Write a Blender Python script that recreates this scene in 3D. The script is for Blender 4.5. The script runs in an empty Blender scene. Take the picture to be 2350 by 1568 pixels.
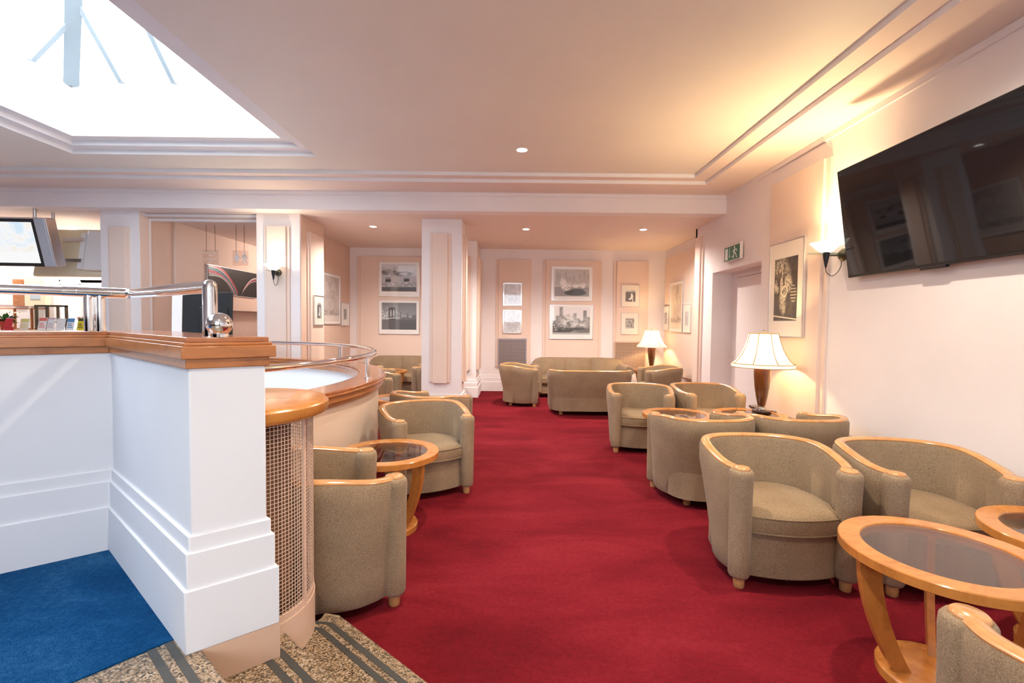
import bpy, bmesh, math, random
from mathutils import Vector, Matrix
PI = math.pi
R = math.radians
random.seed(7)
SC = bpy.context.scene
COL = SC.collection

# ------------------------------------------------------------------ materials
class NT:
    """tiny helper for building node trees"""
    def __init__(s, name):
        s.m = bpy.data.materials.new(name); s.m.use_nodes = True
        s.t = s.m.node_tree; s.t.nodes.clear()
        s.out = s.n('ShaderNodeOutputMaterial')
    def n(s, typ, **kw):
        x = s.t.nodes.new(typ)
        for k, v in kw.items(): setattr(x, k, v)
        return x
    def put(s, sock, v):
        if isinstance(v, bpy.types.NodeSocket): s.t.links.new(v, sock)
        elif isinstance(v, (tuple, list)):
            d = sock.default_value
            sock.default_value = tuple(v) + ((1.0,) if len(d) == 4 and len(v) == 3 else ())
        else: sock.default_value = v
    def math(s, op, a, b=0.0, c=0.0, clamp=False):
        x = s.n('ShaderNodeMath', operation=op); x.use_clamp = clamp
        s.put(x.inputs[0], a); s.put(x.inputs[1], b); s.put(x.inputs[2], c)
        return x.outputs[0]
    def add(s, a, b): return s.math('ADD', a, b)
    def sub(s, a, b): return s.math('SUBTRACT', a, b)
    def mul(s, a, b): return s.math('MULTIPLY', a, b)
    def step(s, a, lo, hi):
        x = s.n('ShaderNodeMapRange', interpolation_type='SMOOTHSTEP')
        s.put(x.inputs['Value'], a); s.put(x.inputs['From Min'], lo); s.put(x.inputs['From Max'], hi)
        return x.outputs['Result']
    def coords(s, kind='Object', scale=(1, 1, 1), loc=(0, 0, 0), rot=(0, 0, 0)):
        c = s.n('ShaderNodeTexCoord'); m = s.n('ShaderNodeMapping')
        s.t.links.new(c.outputs[kind], m.inputs['Vector'])
        m.inputs['Scale'].default_value = scale; m.inputs['Location'].default_value = loc; m.inputs['Rotation'].default_value = rot
        return m.outputs['Vector']
    def xyz(s, v):
        x = s.n('ShaderNodeSeparateXYZ'); s.t.links.new(v, x.inputs[0]); return x.outputs
    def vec(s, x, y, z):
        c = s.n('ShaderNodeCombineXYZ')
        for i, v in enumerate((x, y, z)): s.put(c.inputs[i], v)
        return c.outputs[0]
    def noise(s, v, scale, detail=3.0, rough=0.5, dist=0.0):
        x = s.n('ShaderNodeTexNoise'); s.t.links.new(v, x.inputs['Vector'])
        x.inputs['Scale'].default_value = scale; x.inputs['Detail'].default_value = detail
        x.inputs['Roughness'].default_value = rough; x.inputs['Distortion'].default_value = dist
        return x.outputs['Fac']
    def white(s, v, dim='1D'):
        x = s.n('ShaderNodeTexWhiteNoise', noise_dimensions=dim)
        s.put(x.inputs['W'] if dim == '1D' else x.inputs['Vector'], v)
        return x.outputs['Value']
    def voro(s, v, scale, feature='F1'):
        x = s.n('ShaderNodeTexVoronoi', feature=feature); s.t.links.new(v, x.inputs['Vector'])
        x.inputs['Scale'].default_value = scale
        return x.outputs
    def mixc(s, f, a, b):
        x = s.n('ShaderNodeMix', data_type='RGBA'); s.put(x.inputs['Factor'], f)
        s.put(x.inputs[6], a); s.put(x.inputs[7], b); return x.outputs[2]
    def mixf(s, f, a, b):
        x = s.n('ShaderNodeMix', data_type='FLOAT'); s.put(x.inputs['Factor'], f)
        s.put(x.inputs[2], a); s.put(x.inputs[3], b); return x.outputs[0]
    def ramp(s, f, stops):
        x = s.n('ShaderNodeValToRGB'); e = x.color_ramp.elements
        while len(e) < len(stops): e.new(0.5)
        for el, (p, c) in zip(e, stops): el.position = p; el.color = tuple(c) + (1.0,)
        s.t.links.new(f, x.inputs[0]); return x.outputs[0]
    def bump(s, h, strength=0.2, dist=0.01):
        x = s.n('ShaderNodeBump'); x.inputs['Strength'].default_value = strength; x.inputs['Distance'].default_value = dist
        s.t.links.new(h, x.inputs['Height']); return x.outputs['Normal']
    def bsdf(s, color, rough=0.5, metal=0.0, normal=None, **kw):
        b = s.n('ShaderNodeBsdfPrincipled')
        s.put(b.inputs['Base Color'], color); s.put(b.inputs['Roughness'], rough); s.put(b.inputs['Metallic'], metal)
        if normal is not None: s.t.links.new(normal, b.inputs['Normal'])
        for k, v in kw.items(): s.put(b.inputs[k.replace('_', ' ')], v)
        s.t.links.new(b.outputs[0], s.out.inputs[0]); s.b = b
        return s.m

def plain(name, color, rough=0.5, metal=0.0, **kw):
    return NT(name).bsdf(color, rough, metal, **kw)

def paint(name, color, rough=0.55, var=0.03, spec=0.35):
    t = NT(name); v = t.coords()
    f = t.noise(v, 1.3, 4)
    c2 = tuple(max(0, c * (1 - var * 2)) for c in color)
    col = t.mixc(t.step(f, .35, .75), color, c2)
    return t.bsdf(col, rough, normal=t.bump(t.noise(v, 160, 2), .06, .002), Specular_IOR_Level=spec)

def wood(name, c1, c2, rough=0.25, scale=1.0, axis=(1, 1, 9), coat=0.35):
    t = NT(name); v = t.coords(scale=tuple(a * scale for a in axis))
    n1 = t.noise(v, 2.2, 6, .6, .9); n2 = t.noise(v, 14, 4, .6)
    f = t.add(t.mul(n1, .75), t.mul(n2, .25))
    col = t.ramp(f, [(.3, c2), (.52, c1), (.75, tuple(min(1, x * 1.18) for x in c1))])
    return t.bsdf(col, rough, normal=t.bump(n2, .04, .001), Coat_Weight=coat, Coat_Roughness=.12)

def fabric(name, c1, c2):
    t = NT(name); v = t.coords()
    fine = t.noise(t.coords(scale=(1, 1, 1.6)), 170, 4, .8); weave = t.noise(t.coords(scale=(1, 1, .35)), 420, 2, .6)
    big = t.noise(v, 5, 4)
    f = t.add(t.add(t.mul(fine, .7), t.mul(weave, .22)), t.mul(big, .16))
    col = t.ramp(f, [(.38, c2), (.66, c1)])
    return t.bsdf(col, .88, normal=t.bump(t.add(fine, t.mul(weave, .6)), .6, .002),
                  Sheen_Weight=.12, Sheen_Roughness=.4, Specular_IOR_Level=.2)

def carpet(name, c1, c2, c3, speck=260):
    t = NT(name); v = t.coords()
    fine = t.noise(v, speck, 2, .8); mid = t.noise(v, 40, 6, .8); big = t.noise(t.coords(scale=(.6, 1.6, 1)), 1.7, 5, .6, .6)
    f = t.add(t.mul(fine, .5), t.add(t.mul(mid, .30), t.mul(big, .42))); f = t.sub(f, .06)
    col = t.ramp(f, [(.36, c2), (.56, c1), (.74, c3)])
    return t.bsdf(col, .95, normal=t.bump(t.add(fine, t.mul(mid, .6)), .7, .006), Specular_IOR_Level=.08)

def granite(name, g, dark=False):
    t = NT(name); v = t.coords()
    vo = t.voro(v, 190)['Color']; x = t.xyz(vo)
    n = t.noise(v, 60, 5, .75)
    f = t.add(t.mul(x[0], .45), t.mul(n, .55))
    col = t.ramp(f, [(.30, (.035, .028, .022)), (.44, (.18, .125, .075)), (.60, (.33, .225, .135)), (.80, (.46, .39, .33))])
    return t.bsdf(col, .3, Specular_IOR_Level=.5)

M = {}
M['wall'] = paint('wall_white_paint', (.85, .795, .79))
M['wall_cool'] = paint('pier_white_paint', (.735, .75, .81))
M['peach'] = paint('peach_panel_paint', (.80, .64, .55))
M['peach_dark'] = paint('peach_wall_paint', (.74, .545, .44))
M['ceil'] = paint('ceiling_cream_paint', (.78, .735, .675), var=.015)
M['soffit'] = paint('soffit_peach_paint', (.79, .675, .62), var=.015)
M['riser'] = paint('ceiling_trim_paint', (.84, .82, .82), var=.01)
M['base_peach'] = paint('bare_peach_paint', (.62, .42, .31))
M['carpet'] = carpet('red_carpet_pile', (.185, .0095, .017), (.06, .0035, .007), (.28, .026, .036))
M['blue'] = carpet('blue_carpet_pile', (.003, .062, .185), (.002, .022, .075), (.05, .17, .33), 300)
M['granite'] = granite('speckled_granite', 1)
M['stripe'] = plain('dark_grip_strip', (.045, .043, .04), .6)
M['fabric'] = fabric('taupe_chenille', (.405, .29, .186), (.115, .077, .045))
M['fabric_seat'] = fabric('taupe_seat_chenille', (.39, .275, .165), (.112, .074, .040))
M['beech'] = wood('honey_wood_rim', (.56, .285, .115), (.43, .20, .075), .22, 1.0, (3, 3, 3))
M['cherry'] = wood('cherry_table_wood', (.54, .215, .048), (.38, .13, .022), .25, 1.0, (3, 5, 2))
M['cap'] = wood('mahogany_cap_wood', (.43, .155, .045), (.27, .085, .022), .28, 1.0, (2, 2, 8))
M['cap_top'] = wood('mahogany_top_wood', (.40, .14, .05), (.27, .085, .025), .2, 1.0, (2, 4, 8), .6)
M['foot'] = wood('foot_wood', (.52, .29, .12), (.36, .18, .06), .35, 1.0, (6, 6, 2))
M['chrome'] = plain('polished_chrome', (.86, .86, .87), .06, 1.0)
M['silver'] = plain('silver_metal', (.70, .71, .73), .28, 1.0)
M['silver_paint'] = plain('silver_plastic', (.50, .54, .60), .35)
M['bronze'] = plain('dark_bronze_metal', (.10, .09, .06), .35, .8)
M['black'] = plain('black_plastic', (.012, .012, .013), .35)
M['dark_grey'] = plain('charcoal_plastic', (.016, .018, .022), .5, Specular_IOR_Level=.3)
M['white_plastic'] = plain('white_plastic', (.85, .86, .88), .4)
M['cream_plastic'] = plain('cream_plastic', (.76, .70, .52), .5)
M['mat'] = plain('white_mat_board', (.86, .85, .84), .35, Coat_Weight=.5, Coat_Roughness=.04)
M['mat_cream'] = plain('cream_mat_board', (.80, .74, .66), .35, Coat_Weight=.5, Coat_Roughness=.04)
M['mesh_metal'] = plain('pink_painted_grille', (.66, .47, .37), .4)
M['lamp_wood'] = wood('glossy_burl_wood', (.115, .034, .008), (.05, .014, .005), .1, 1.0, (5, 5, 3), 1.0)
M['dark_base'] = plain('dark_lacquered_base', (.035, .018, .012), .15)
M['trimcloth'] = plain('gold_braid', (.30, .18, .06), .8)
M['grey_text'] = plain('pale_grey_print', (.66, .67, .69), .5)
M['white_print'] = plain('white_print', (.92, .9, .88), .5)
M['ledge'] = wood('dark_ledge_wood', (.20, .125, .10), (.13, .08, .065), .35, 1.0, (2, 2, 8))
M['green_sign'] = plain('exit_sign_green', (.008, .155, .085), .35)
M['sign_white'] = plain('exit_sign_white', (.80, .86, .85), .4)
M['cable'] = plain('black_cable', (.015, .013, .012), .5)
M['inner_dark'] = paint('dark_counter_interior', (.20, .12, .075))

def screen_mat():
    t = NT('dark_glossy_screen'); v = t.coords(scale=(1, 1, 1))
    n = t.noise(v, 1.6, 1)
    return t.bsdf((.006, .006, .008), .035, normal=t.bump(n, .10, .02), Specular_IOR_Level=.5)
M['screen'] = screen_mat()

def clear_glass(name, tint, refl=.12, rough=.02, alpha=1.0):
    t = NT(name)
    tr = t.n('ShaderNodeBsdfTransparent'); tr.inputs[0].default_value = tuple(tint) + (1,)
    gl = t.n('ShaderNodeBsdfGlossy'); gl.inputs['Roughness'].default_value = rough; gl.inputs[0].default_value = (1, 1, 1, 1)
    lw = t.n('ShaderNodeLayerWeight'); lw.inputs[0].default_value = .5      # thin sheet: same reflectance from both sides
    f = t.math('MULTIPLY_ADD', t.math('POWER', lw.outputs['Facing'], 5.0), .95, .04 + refl, clamp=True)
    mx = t.n('ShaderNodeMixShader'); t.t.links.new(f, mx.inputs[0]); t.t.links.new(tr.outputs[0], mx.inputs[1]); t.t.links.new(gl.outputs[0], mx.inputs[2])
    t.t.links.new(mx.outputs[0], t.out.inputs[0]); return t.m
M['smoke_glass'] = clear_glass('smoked_table_glass', (.74, .66, .63), .005)
M['pane'] = clear_glass('window_glass', (.95, .97, .97), .0)
M['acrylic'] = clear_glass('clear_acrylic', (.93, .90, .88), .02)
M['green_glass'] = clear_glass('green_edge_glass', (.70, .82, .80), .05)

def emit(name, color, strength):
    t = NT(name); e = t.n('ShaderNodeEmission'); e.inputs[0].default_value = tuple(color) + (1,); e.inputs[1].default_value = strength
    t.t.links.new(e.outputs[0], t.out.inputs[0]); return t.m
M['bulb'] = emit('lit_bulb', (1, .86, .62), 30)
M['lens'] = emit('lit_downlight_lens', (1, .97, .92), 14)

def shade_mat():
    # lit fabric shade: it glows because a lamp burns inside it
    t = NT('lit_lampshade_cloth'); d = t.n('ShaderNodeBsdfDiffuse'); d.inputs[0].default_value = (.9, .82, .66, 1)
    tr = t.n('ShaderNodeBsdfTranslucent'); tr.inputs[0].default_value = (.95, .80, .55, 1)
    mx = t.n('ShaderNodeMixShader'); mx.inputs[0].default_value = .22
    t.t.links.new(d.outputs[0], mx.inputs[1]); t.t.links.new(tr.outputs[0], mx.inputs[2])
    e = t.n('ShaderNodeEmission'); e.inputs[0].default_value = (1, .84, .58, 1); e.inputs[1].default_value = .26
    ad = t.n('ShaderNodeAddShader'); t.t.links.new(mx.outputs[0], ad.inputs[0]); t.t.links.new(e.outputs[0], ad.inputs[1])
    t.t.links.new(ad.outputs[0], t.out.inputs[0]); return t.m
M['shade'] = shade_mat()
def bowl_mat():
    t = NT('lit_opal_glass'); e = t.n('ShaderNodeEmission'); e.inputs[0].default_value = (1, .87, .68, 1); e.inputs[1].default_value = 1.1
    t.t.links.new(e.outputs[0], t.out.inputs[0]); return t.m
M['bowl'] = bowl_mat()

def print_mat(name, w, h, kind, seed, tint=(1, 1, 1)):
    """a black-and-white photographic print drawn with procedural shapes; local x,z of the print"""
    t = NT(name); o = t.coords(); s = t.xyz(o)
    u = t.add(t.math('DIVIDE', s[0], w), .5); v = t.add(t.math('DIVIDE', s[2], h), .5)
    uv = t.vec(u, v, seed * 3.7)
    def blob(cx, cz, rx, rz, soft=.35):
        dx = t.math('DIVIDE', t.sub(u, cx), rx); dz = t.math('DIVIDE', t.sub(v, cz), rz)
        d = t.math('SQRT', t.add(t.mul(dx, dx), t.mul(dz, dz)))
        return t.sub(1.0, t.step(d, 1 - soft, 1 + soft))
    n = t.noise(uv, 5, 6, .65, .5); nf = t.noise(uv, 22, 5, .7)
    def skyline(cols, base, amp, sd):
        cell = t.math('FLOOR', t.mul(u, cols)); r = t.white(t.add(cell, sd))
        hgt = t.add(base, t.mul(t.mul(r, r), amp))
        return t.sub(1.0, t.step(t.sub(v, hgt), -.004, .008))
    if kind == 'harbour':
        val = t.mixf(v, .62, .50)
        val = t.mixf(t.mul(skyline(17, .55, .42, seed), .42), val, .26)
        val = t.mixf(t.mul(t.step(n, .35, .7), t.sub(1.0, t.step(v, .35, .8))), val, .62)
        wat = t.sub(1.0, t.step(v, .33, .37)); wv = t.mixf(t.noise(t.vec(t.mul(u, 4), t.mul(v, 60), seed), 2, 3), .18, .42)
        val = t.mixf(wat, val, wv)
        ship = t.math('MAXIMUM', blob(.60, .13, .32, .10, .1), blob(.66, .22, .20, .06, .15))
        val = t.mixf(t.mul(ship, .95), val, .055)
        st = t.mul(t.math('MAXIMUM', t.math('MAXIMUM', blob(.24, .52, .09, .13), blob(.33, .36, .14, .14)), t.math('MAXIMUM', blob(.62, .38, .12, .06), blob(.82, .40, .08, .09))), t.step(nf, .40, .56))
        val = t.mixf(st, val, .93)
    elif kind == 'towers':
        val = t.mixf(v, .55, .80)
        val = t.mixf(t.mul(skyline(11, .50, .60, seed), .9), val, .16)
        val = t.mixf(t.mul(skyline(23, .30, .35, seed + 5), .75), val, .10)
        st = t.mul(t.math('MAXIMUM', blob(.42, .50, .22, .46, .7), blob(.70, .42, .25, .20, .7)), t.step(n, .36, .62))
        val = t.mixf(t.mul(st, .85), val, .82)
        val = t.mixf(t.mul(t.math('MAXIMUM', blob(.32, .16, .28, .10), blob(.62, .20, .30, .05)), .9), val, .05)
        val = t.mixf(t.mul(t.step(nf, .55, .62), blob(.2, .3, .25, .16)), val, .9)
        val = t.mixf(t.sub(1.0, t.step(v, .05, .08)), val, .42)
    elif kind == 'liner':
        val = t.mixf(t.mul(skyline(12, .55, .42, seed), .35), .66, .34)
        smoke = t.mul(t.math('MAXIMUM', blob(.2, .70, .24, .10), blob(.62, .64, .28, .09)), t.step(n, .38, .6))
        val = t.mixf(t.mul(smoke, .85), val, .10)
        val = t.mixf(t.sub(1.0, t.step(v, .34, .36)), val, t.mixf(t.step(nf, .45, .6), .30, .70))
        val = t.mixf(t.sub(1.0, t.step(v, .155, .165)), val, .09)
        def rect(x0, x1, z0, z1): return t.mul(t.mul(t.step(u, x0, x0 + .01), t.sub(1.0, t.step(u, x1, x1 + .01))), t.mul(t.step(v, z0, z0 + .01), t.sub(1.0, t.step(v, z1, z1 + .01))))
        fun = t.math('MAXIMUM', rect(.10, .26, .34, .49), rect(.63, .79, .36, .50))
        val = t.mixf(fun, val, .06)
        val = t.mixf(t.math('MAXIMUM', rect(.10, .26, .45, .465), rect(.63, .79, .465, .48)), val, .9)
    elif kind == 'bridge':
        val = t.mixf(v, .40, .20)
        val = t.mixf(t.mul(t.step(nf, .50, .60), blob(.12, .55, .22, .25, .6)), val, .75)
        tower = t.mul(t.mul(t.step(u, .20, .21), t.sub(1.0, t.step(u, .40, .41))), t.sub(1.0, t.step(v, .82, .83)))
        val = t.mixf(tower, val, .07)
        arch = t.math('MAXIMUM', blob(.265, .60, .022, .14, .1), blob(.345, .60, .022, .14, .1))
        val = t.mixf(t.mul(arch, .9), val, .55)
        deck = t.sub(1.0, t.step(t.math('ABSOLUTE', t.sub(v, t.mixf(u, .40, .48))), .012, .02))
        val = t.mixf(deck, val, .60)
        cab = t.sub(1.0, t.step(t.math('ABSOLUTE', t.sub(v, t.add(.46, t.mul(1.1, t.math('POWER', t.math('ABSOLUTE', t.sub(u, .85)), 2.0))))), .004, .010))
        val = t.mixf(t.mul(cab, t.step(u, .40, .42)), val, .70)
        val = t.mixf(t.mul(skyline(30, .44, .30, seed), t.step(u, .48, .56)), val, .16)
        val = t.mixf(t.mul(t.sub(1.0, t.step(v, .36, .38)), .8), val, .10)
    elif kind == 'stage':
        val = t.mixf(t.step(n, .3, .8), .03, .09)
        val = t.mixf(t.mul(blob(.28, .86, .26, .14, .6), t.step(nf, .42, .60)), val, .75)
        for b, c in ((blob(.52, .80, .11, .08), .30), (blob(.60, .70, .14, .16), .42), (blob(.62, .58, .16, .12), .62), (blob(.33, .57, .06, .13), .70),
                     (blob(.40, .36, .14, .22), .55), (blob(.46, .20, .07, .12), .45), (blob(.08, .56, .06, .10), .65), (blob(.16, .50, .05, .06), .55)):
            val = t.mixf(t.mul(b, t.step(nf, .38, .58)), val, c)
        ring = t.mul(blob(.46, .47, .14, .09, .08), t.sub(1.0, blob(.46, .47, .11, .07, .08))); val = t.mixf(ring, val, .8)
        val = t.mixf(t.sub(1.0, t.step(t.math('ABSOLUTE', t.sub(v, t.mixf(u, .08, .02))), .006, .014)), val, .85)
        val = t.mixf(t.mul(blob(.85, .42, .13, .14, .1), t.step(t.math('SINE', t.mul(v, 130)), -.2, .4)), val, .40)
    elif kind == 'figure':
        val = t.mixf(t.step(nf, .42, .6), .04, .22)
        for b in (blob(.62, .64, .09, .09, .2), blob(.66, .46, .12, .16, .2), blob(.44, .22, .14, .06, .3), blob(.56, .30, .09, .10, .3), blob(.74, .16, .05, .16, .2)):
            val = t.mixf(b, val, .82)
        val = t.mixf(t.mul(t.step(v, .8, .9), t.step(n, .4, .55)), val, .6)
    elif kind == 'waves':
        wn = t.noise(t.vec(t.mul(u, 2.2), t.add(t.mul(v, 7), t.mul(u, 3)), seed), 1.6, 5, .6, .8)
        val = t.mixf(t.step(wn, .36, .64), .06, .60); val = t.mixf(t.step(v, .75, .9), val, .28)
    elif kind == 'mist':
        val = t.mixf(t.mul(t.step(n, .3, .7), blob(.62, .62, .40, .55, .8)), .62, .36)
        val = t.mixf(t.mul(t.step(nf, .44, .58), t.mul(t.step(v, .12, .17), t.sub(1.0, t.step(v, .20, .30)))), val, .16)
        val = t.mixf(t.sub(1.0, t.step(v, .10, .14)), val, .74)
    else:  # 'grain' - faint pale print
        val = t.mixf(t.step(n, .35, .7), .42, .62)
        val = t.mixf(t.mul(t.step(nf, .5, .6), blob(.5, .35, .4, .3)), val, .25)
    x = t.n('ShaderNodeCombineColor')
    for i in range(3): t.put(x.inputs[i], t.mul(val, tint[i]))
    return t.bsdf(x.outputs[0], .4, Coat_Weight=1.0, Coat_Roughness=.03)

# ------------------------------------------------------------------ mesh helpers
def smooth_path(pts, n=8, closed=False):
    P = [Vector(p) for p in pts]; out = []; L = len(P)
    for i in range(L if closed else L - 1):
        p0 = P[(i - 1) % L] if closed or i > 0 else P[0]; p1 = P[i]; p2 = P[(i + 1) % L]
        p3 = P[(i + 2) % L] if closed or i + 2 < L else P[-1]
        for k in range(n):
            t = k / n
            out.append(.5 * ((2 * p1) + (p2 - p0) * t + (2 * p0 - 5 * p1 + 4 * p2 - p3) * t * t + (3 * p1 - p0 - 3 * p2 + p3) * t ** 3))
    if not closed: out.append(P[-1].copy())
    return out

class MB:
    def __init__(s): s.v = []; s.f = []
    def add(s, vs, fs):
        b = len(s.v); s.v += [tuple(x) for x in vs]; s.f += [tuple(i + b for i in f) for f in fs]; return s
    def box(s, x0, x1, y0, y1, z0, z1):
        return s.add([(x0, y0, z0), (x1, y0, z0), (x1, y1, z0), (x0, y1, z0), (x0, y0, z1), (x1, y0, z1), (x1, y1, z1), (x0, y1, z1)],
                     [(0, 3, 2, 1), (4, 5, 6, 7), (0, 1, 5, 4), (1, 2, 6, 5), (2, 3, 7, 6), (3, 0, 4, 7)])
    def prism(s, poly, z0, z1):
        a = sum(poly[i][0] * poly[(i + 1) % len(poly)][1] - poly[(i + 1) % len(poly)][0] * poly[i][1] for i in range(len(poly)))
        if a < 0: poly = poly[::-1]
        n = len(poly)
        vs = [(p[0], p[1], z0) for p in poly] + [(p[0], p[1], z1) for p in poly]
        return s.add(vs, [tuple(range(n))[::-1], tuple(range(n, 2 * n))] + [(i, (i + 1) % n, n + (i + 1) % n, n + i) for i in range(n)])
    def polyxz(s, poly, y0, y1):
        """polygon in local x,z extruded along y"""
        a = sum(poly[i][0] * poly[(i + 1) % len(poly)][1] - poly[(i + 1) % len(poly)][0] * poly[i][1] for i in range(len(poly)))
        if a < 0: poly = poly[::-1]
        n = len(poly)
        vs = [(p[0], y0, p[1]) for p in poly] + [(p[0], y1, p[1]) for p in poly]
        return s.add(vs, [tuple(range(n)), tuple(range(n, 2 * n))[::-1]] + [(i, n + i, n + (i + 1) % n, (i + 1) % n) for i in range(n)])
    def lathe(s, prof, c=(0, 0, 0), n=32, a0=0.0, a1=2 * PI, caps=True):
        full = abs(a1 - a0 - 2 * PI) < 1e-6; m = n if full else n + 1
        vs = []
        for r, z in prof:
            for k in range(m):
                a = a0 + (a1 - a0) * k / n; vs.append((c[0] + r * math.cos(a), c[1] + r * math.sin(a), c[2] + z))
        fs = []
        for j in range(len(prof) - 1):
            for k in range(n):
                k2 = (k + 1) % m; fs.append((j * m + k, j * m + k2, (j + 1) * m + k2, (j + 1) * m + k))
        if full and caps:
            if prof[0][0] > 1e-6: fs.append(tuple(range(m))[::-1])
            if prof[-1][0] > 1e-6: fs.append(tuple(range((len(prof) - 1) * m, len(prof) * m)))
        return s.add(vs, fs)
    def tube(s, path, r, n=12, caps=True, closed=False):
        P = [Vector(p) for p in path]; L = len(P); rs = r if isinstance(r, (list, tuple)) else [r] * L
        vs = []; up = None
        for i, p in enumerate(P):
            t = (P[(i + 1) % L] - P[i - 1]) if closed else (P[min(i + 1, L - 1)] - P[max(i - 1, 0)])
            t.normalize()
            if up is None: up = Vector((0, 0, 1)) if abs(t.z) < .9 else Vector((0, 1, 0))
            a = t.cross(up)
            if a.length < 1e-4: up = Vector((1, 0, 0)); a = t.cross(up)
            a.normalize(); b = a.cross(t).normalized(); up = b
            for k in range(n):
                w = 2 * PI * k / n; vs.append(p + a * (rs[i] * math.cos(w)) + b * (rs[i] * math.sin(w)))
        fs = []
        for i in range(L if closed else L - 1):
            for k in range(n):
                fs.append((i * n + k, i * n + (k + 1) % n, ((i + 1) % L) * n + (k + 1) % n, ((i + 1) % L) * n + k))
        if caps and not closed: fs += [tuple(range(n))[::-1], tuple(range((L - 1) * n, L * n))]
        return s.add(vs, fs)
    def loft(s, rings, closed_ring=True, caps=True):
        n = len(rings[0]); vs = [p for r in rings for p in r]; fs = []
        for j in range(len(rings) - 1):
            for k in range(n if closed_ring else n - 1):
                k2 = (k + 1) % n; fs.append((j * n + k, j * n + k2, (j + 1) * n + k2, (j + 1) * n + k))
        if caps and closed_ring: fs += [tuple(range(n))[::-1], tuple(range((len(rings) - 1) * n, len(rings) * n))]
        return s.add(vs, fs)
    def sphere(s, c, r, n=24, sx=1, sy=1, sz=1):
        m = n // 2; prof = [(max(1e-5, math.sin(PI * i / m)) * r, -math.cos(PI * i / m) * r) for i in range(m + 1)]
        b = len(s.v); s.lathe(prof, (0, 0, 0), n, caps=False)
        for i in range(b, len(s.v)): x, y, z = s.v[i]; s.v[i] = (c[0] + x * sx, c[1] + y * sy, c[2] + z * sz)
        return s
    def build(s, name, mat, parent=None, bevel=0.0, smooth=True, loc=None, rot=None, sub=0, seg=2, angle=38):
        me = bpy.data.meshes.new(name); me.from_pydata(s.v, [], s.f)
        bm = bmesh.new(); bm.from_mesh(me); bmesh.ops.recalc_face_normals(bm, faces=bm.faces); bm.to_mesh(me); bm.free()
        if smooth:
            me.polygons.foreach_set('use_smooth', [True] * len(me.polygons)); me.set_sharp_from_angle(angle=R(angle))
        me.materials.append(mat); me.update()
        o = bpy.data.objects.new(name, me); COL.objects.link(o)
        if parent is not None: o.parent = parent
        if loc is not None: o.location = loc
        if rot is not None: o.rotation_euler = rot
        if bevel > 0:
            b = o.modifiers.new('bevel', 'BEVEL'); b.width = bevel; b.segments = seg; b.limit_method = 'ANGLE'; b.angle_limit = R(40)
        if sub:
            b = o.modifiers.new('sub', 'SUBSURF'); b.levels = sub; b.render_levels = sub
        return o

def thing(name, label, cat, loc=(0, 0, 0), rz=0.0, group=None):
    o = bpy.data.objects.new(name, None); COL.objects.link(o); o.empty_display_size = .1
    o.location = loc; o.rotation_euler = (0, 0, rz); o['label'] = label; o['category'] = cat
    if group: o['group'] = group
    return o
def tag(o, label, cat, group=None):
    o['label'] = label; o['category'] = cat
    if group: o['group'] = group
    return o
def struct(o, label=None):
    o['kind'] = 'structure'
    if label: o['label'] = label
    return o
def kids(o): return [c for c in COL.objects if c.parent == o]
def dup(root, loc, rz, label, group=None):
    r = root.copy(); COL.objects.link(r); r.location = loc; r.rotation_euler = (0, 0, rz); r['label'] = label
    if group: r['group'] = group
    for ch in kids(root):
        c = ch.copy(); COL.objects.link(c); c.parent = r
        for g in kids(ch):
            d = g.copy(); COL.objects.link(d); d.parent = c
    return r
def text_part(body, size, mat, parent, loc, rot=(PI / 2, 0, 0), name='lettering', align='CENTER', extr=.0008, sx=1.0):
    cu = bpy.data.curves.new(name, 'FONT'); cu.body = body; cu.size = size; cu.align_x = align; cu.align_y = 'CENTER'; cu.extrude = extr
    tmp = bpy.data.objects.new('tmp', cu); COL.objects.link(tmp)
    bpy.context.view_layer.update()
    me = bpy.data.meshes.new_from_object(tmp.evaluated_get(bpy.context.evaluated_depsgraph_get()))
    bpy.data.objects.remove(tmp)
    me.name = name; me.materials.clear(); me.materials.append(mat)
    o = bpy.data.objects.new(name, me); COL.objects.link(o); o.parent = parent; o.location = loc; o.rotation_euler = rot; o.scale = (sx, 1, 1)
    return o

# ------------------------------------------------------------------ room shell
XR, XL, YB, YF = 3.03, -9.0, -4.0, 10.136       # right wall, left wall, back wall, far wall
ZC, ZS, ZL = 3.40, 3.31, 3.05                    # main ceiling, its lower perimeter, ceiling beyond the beam
YBEAM = 6.76
DIR = (.766, -.643); PRP = (.643, .766)          # stair nosing direction and the way down
def pq(p, q): return (PRP[0] * p + DIR[0] * q, PRP[1] * p + DIR[1] * q)

struct(MB().box(XL, 4.0, YB, 11.2, -.1, 0).build('floor', M['carpet']), 'worn red carpet covering the lounge floor')
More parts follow.
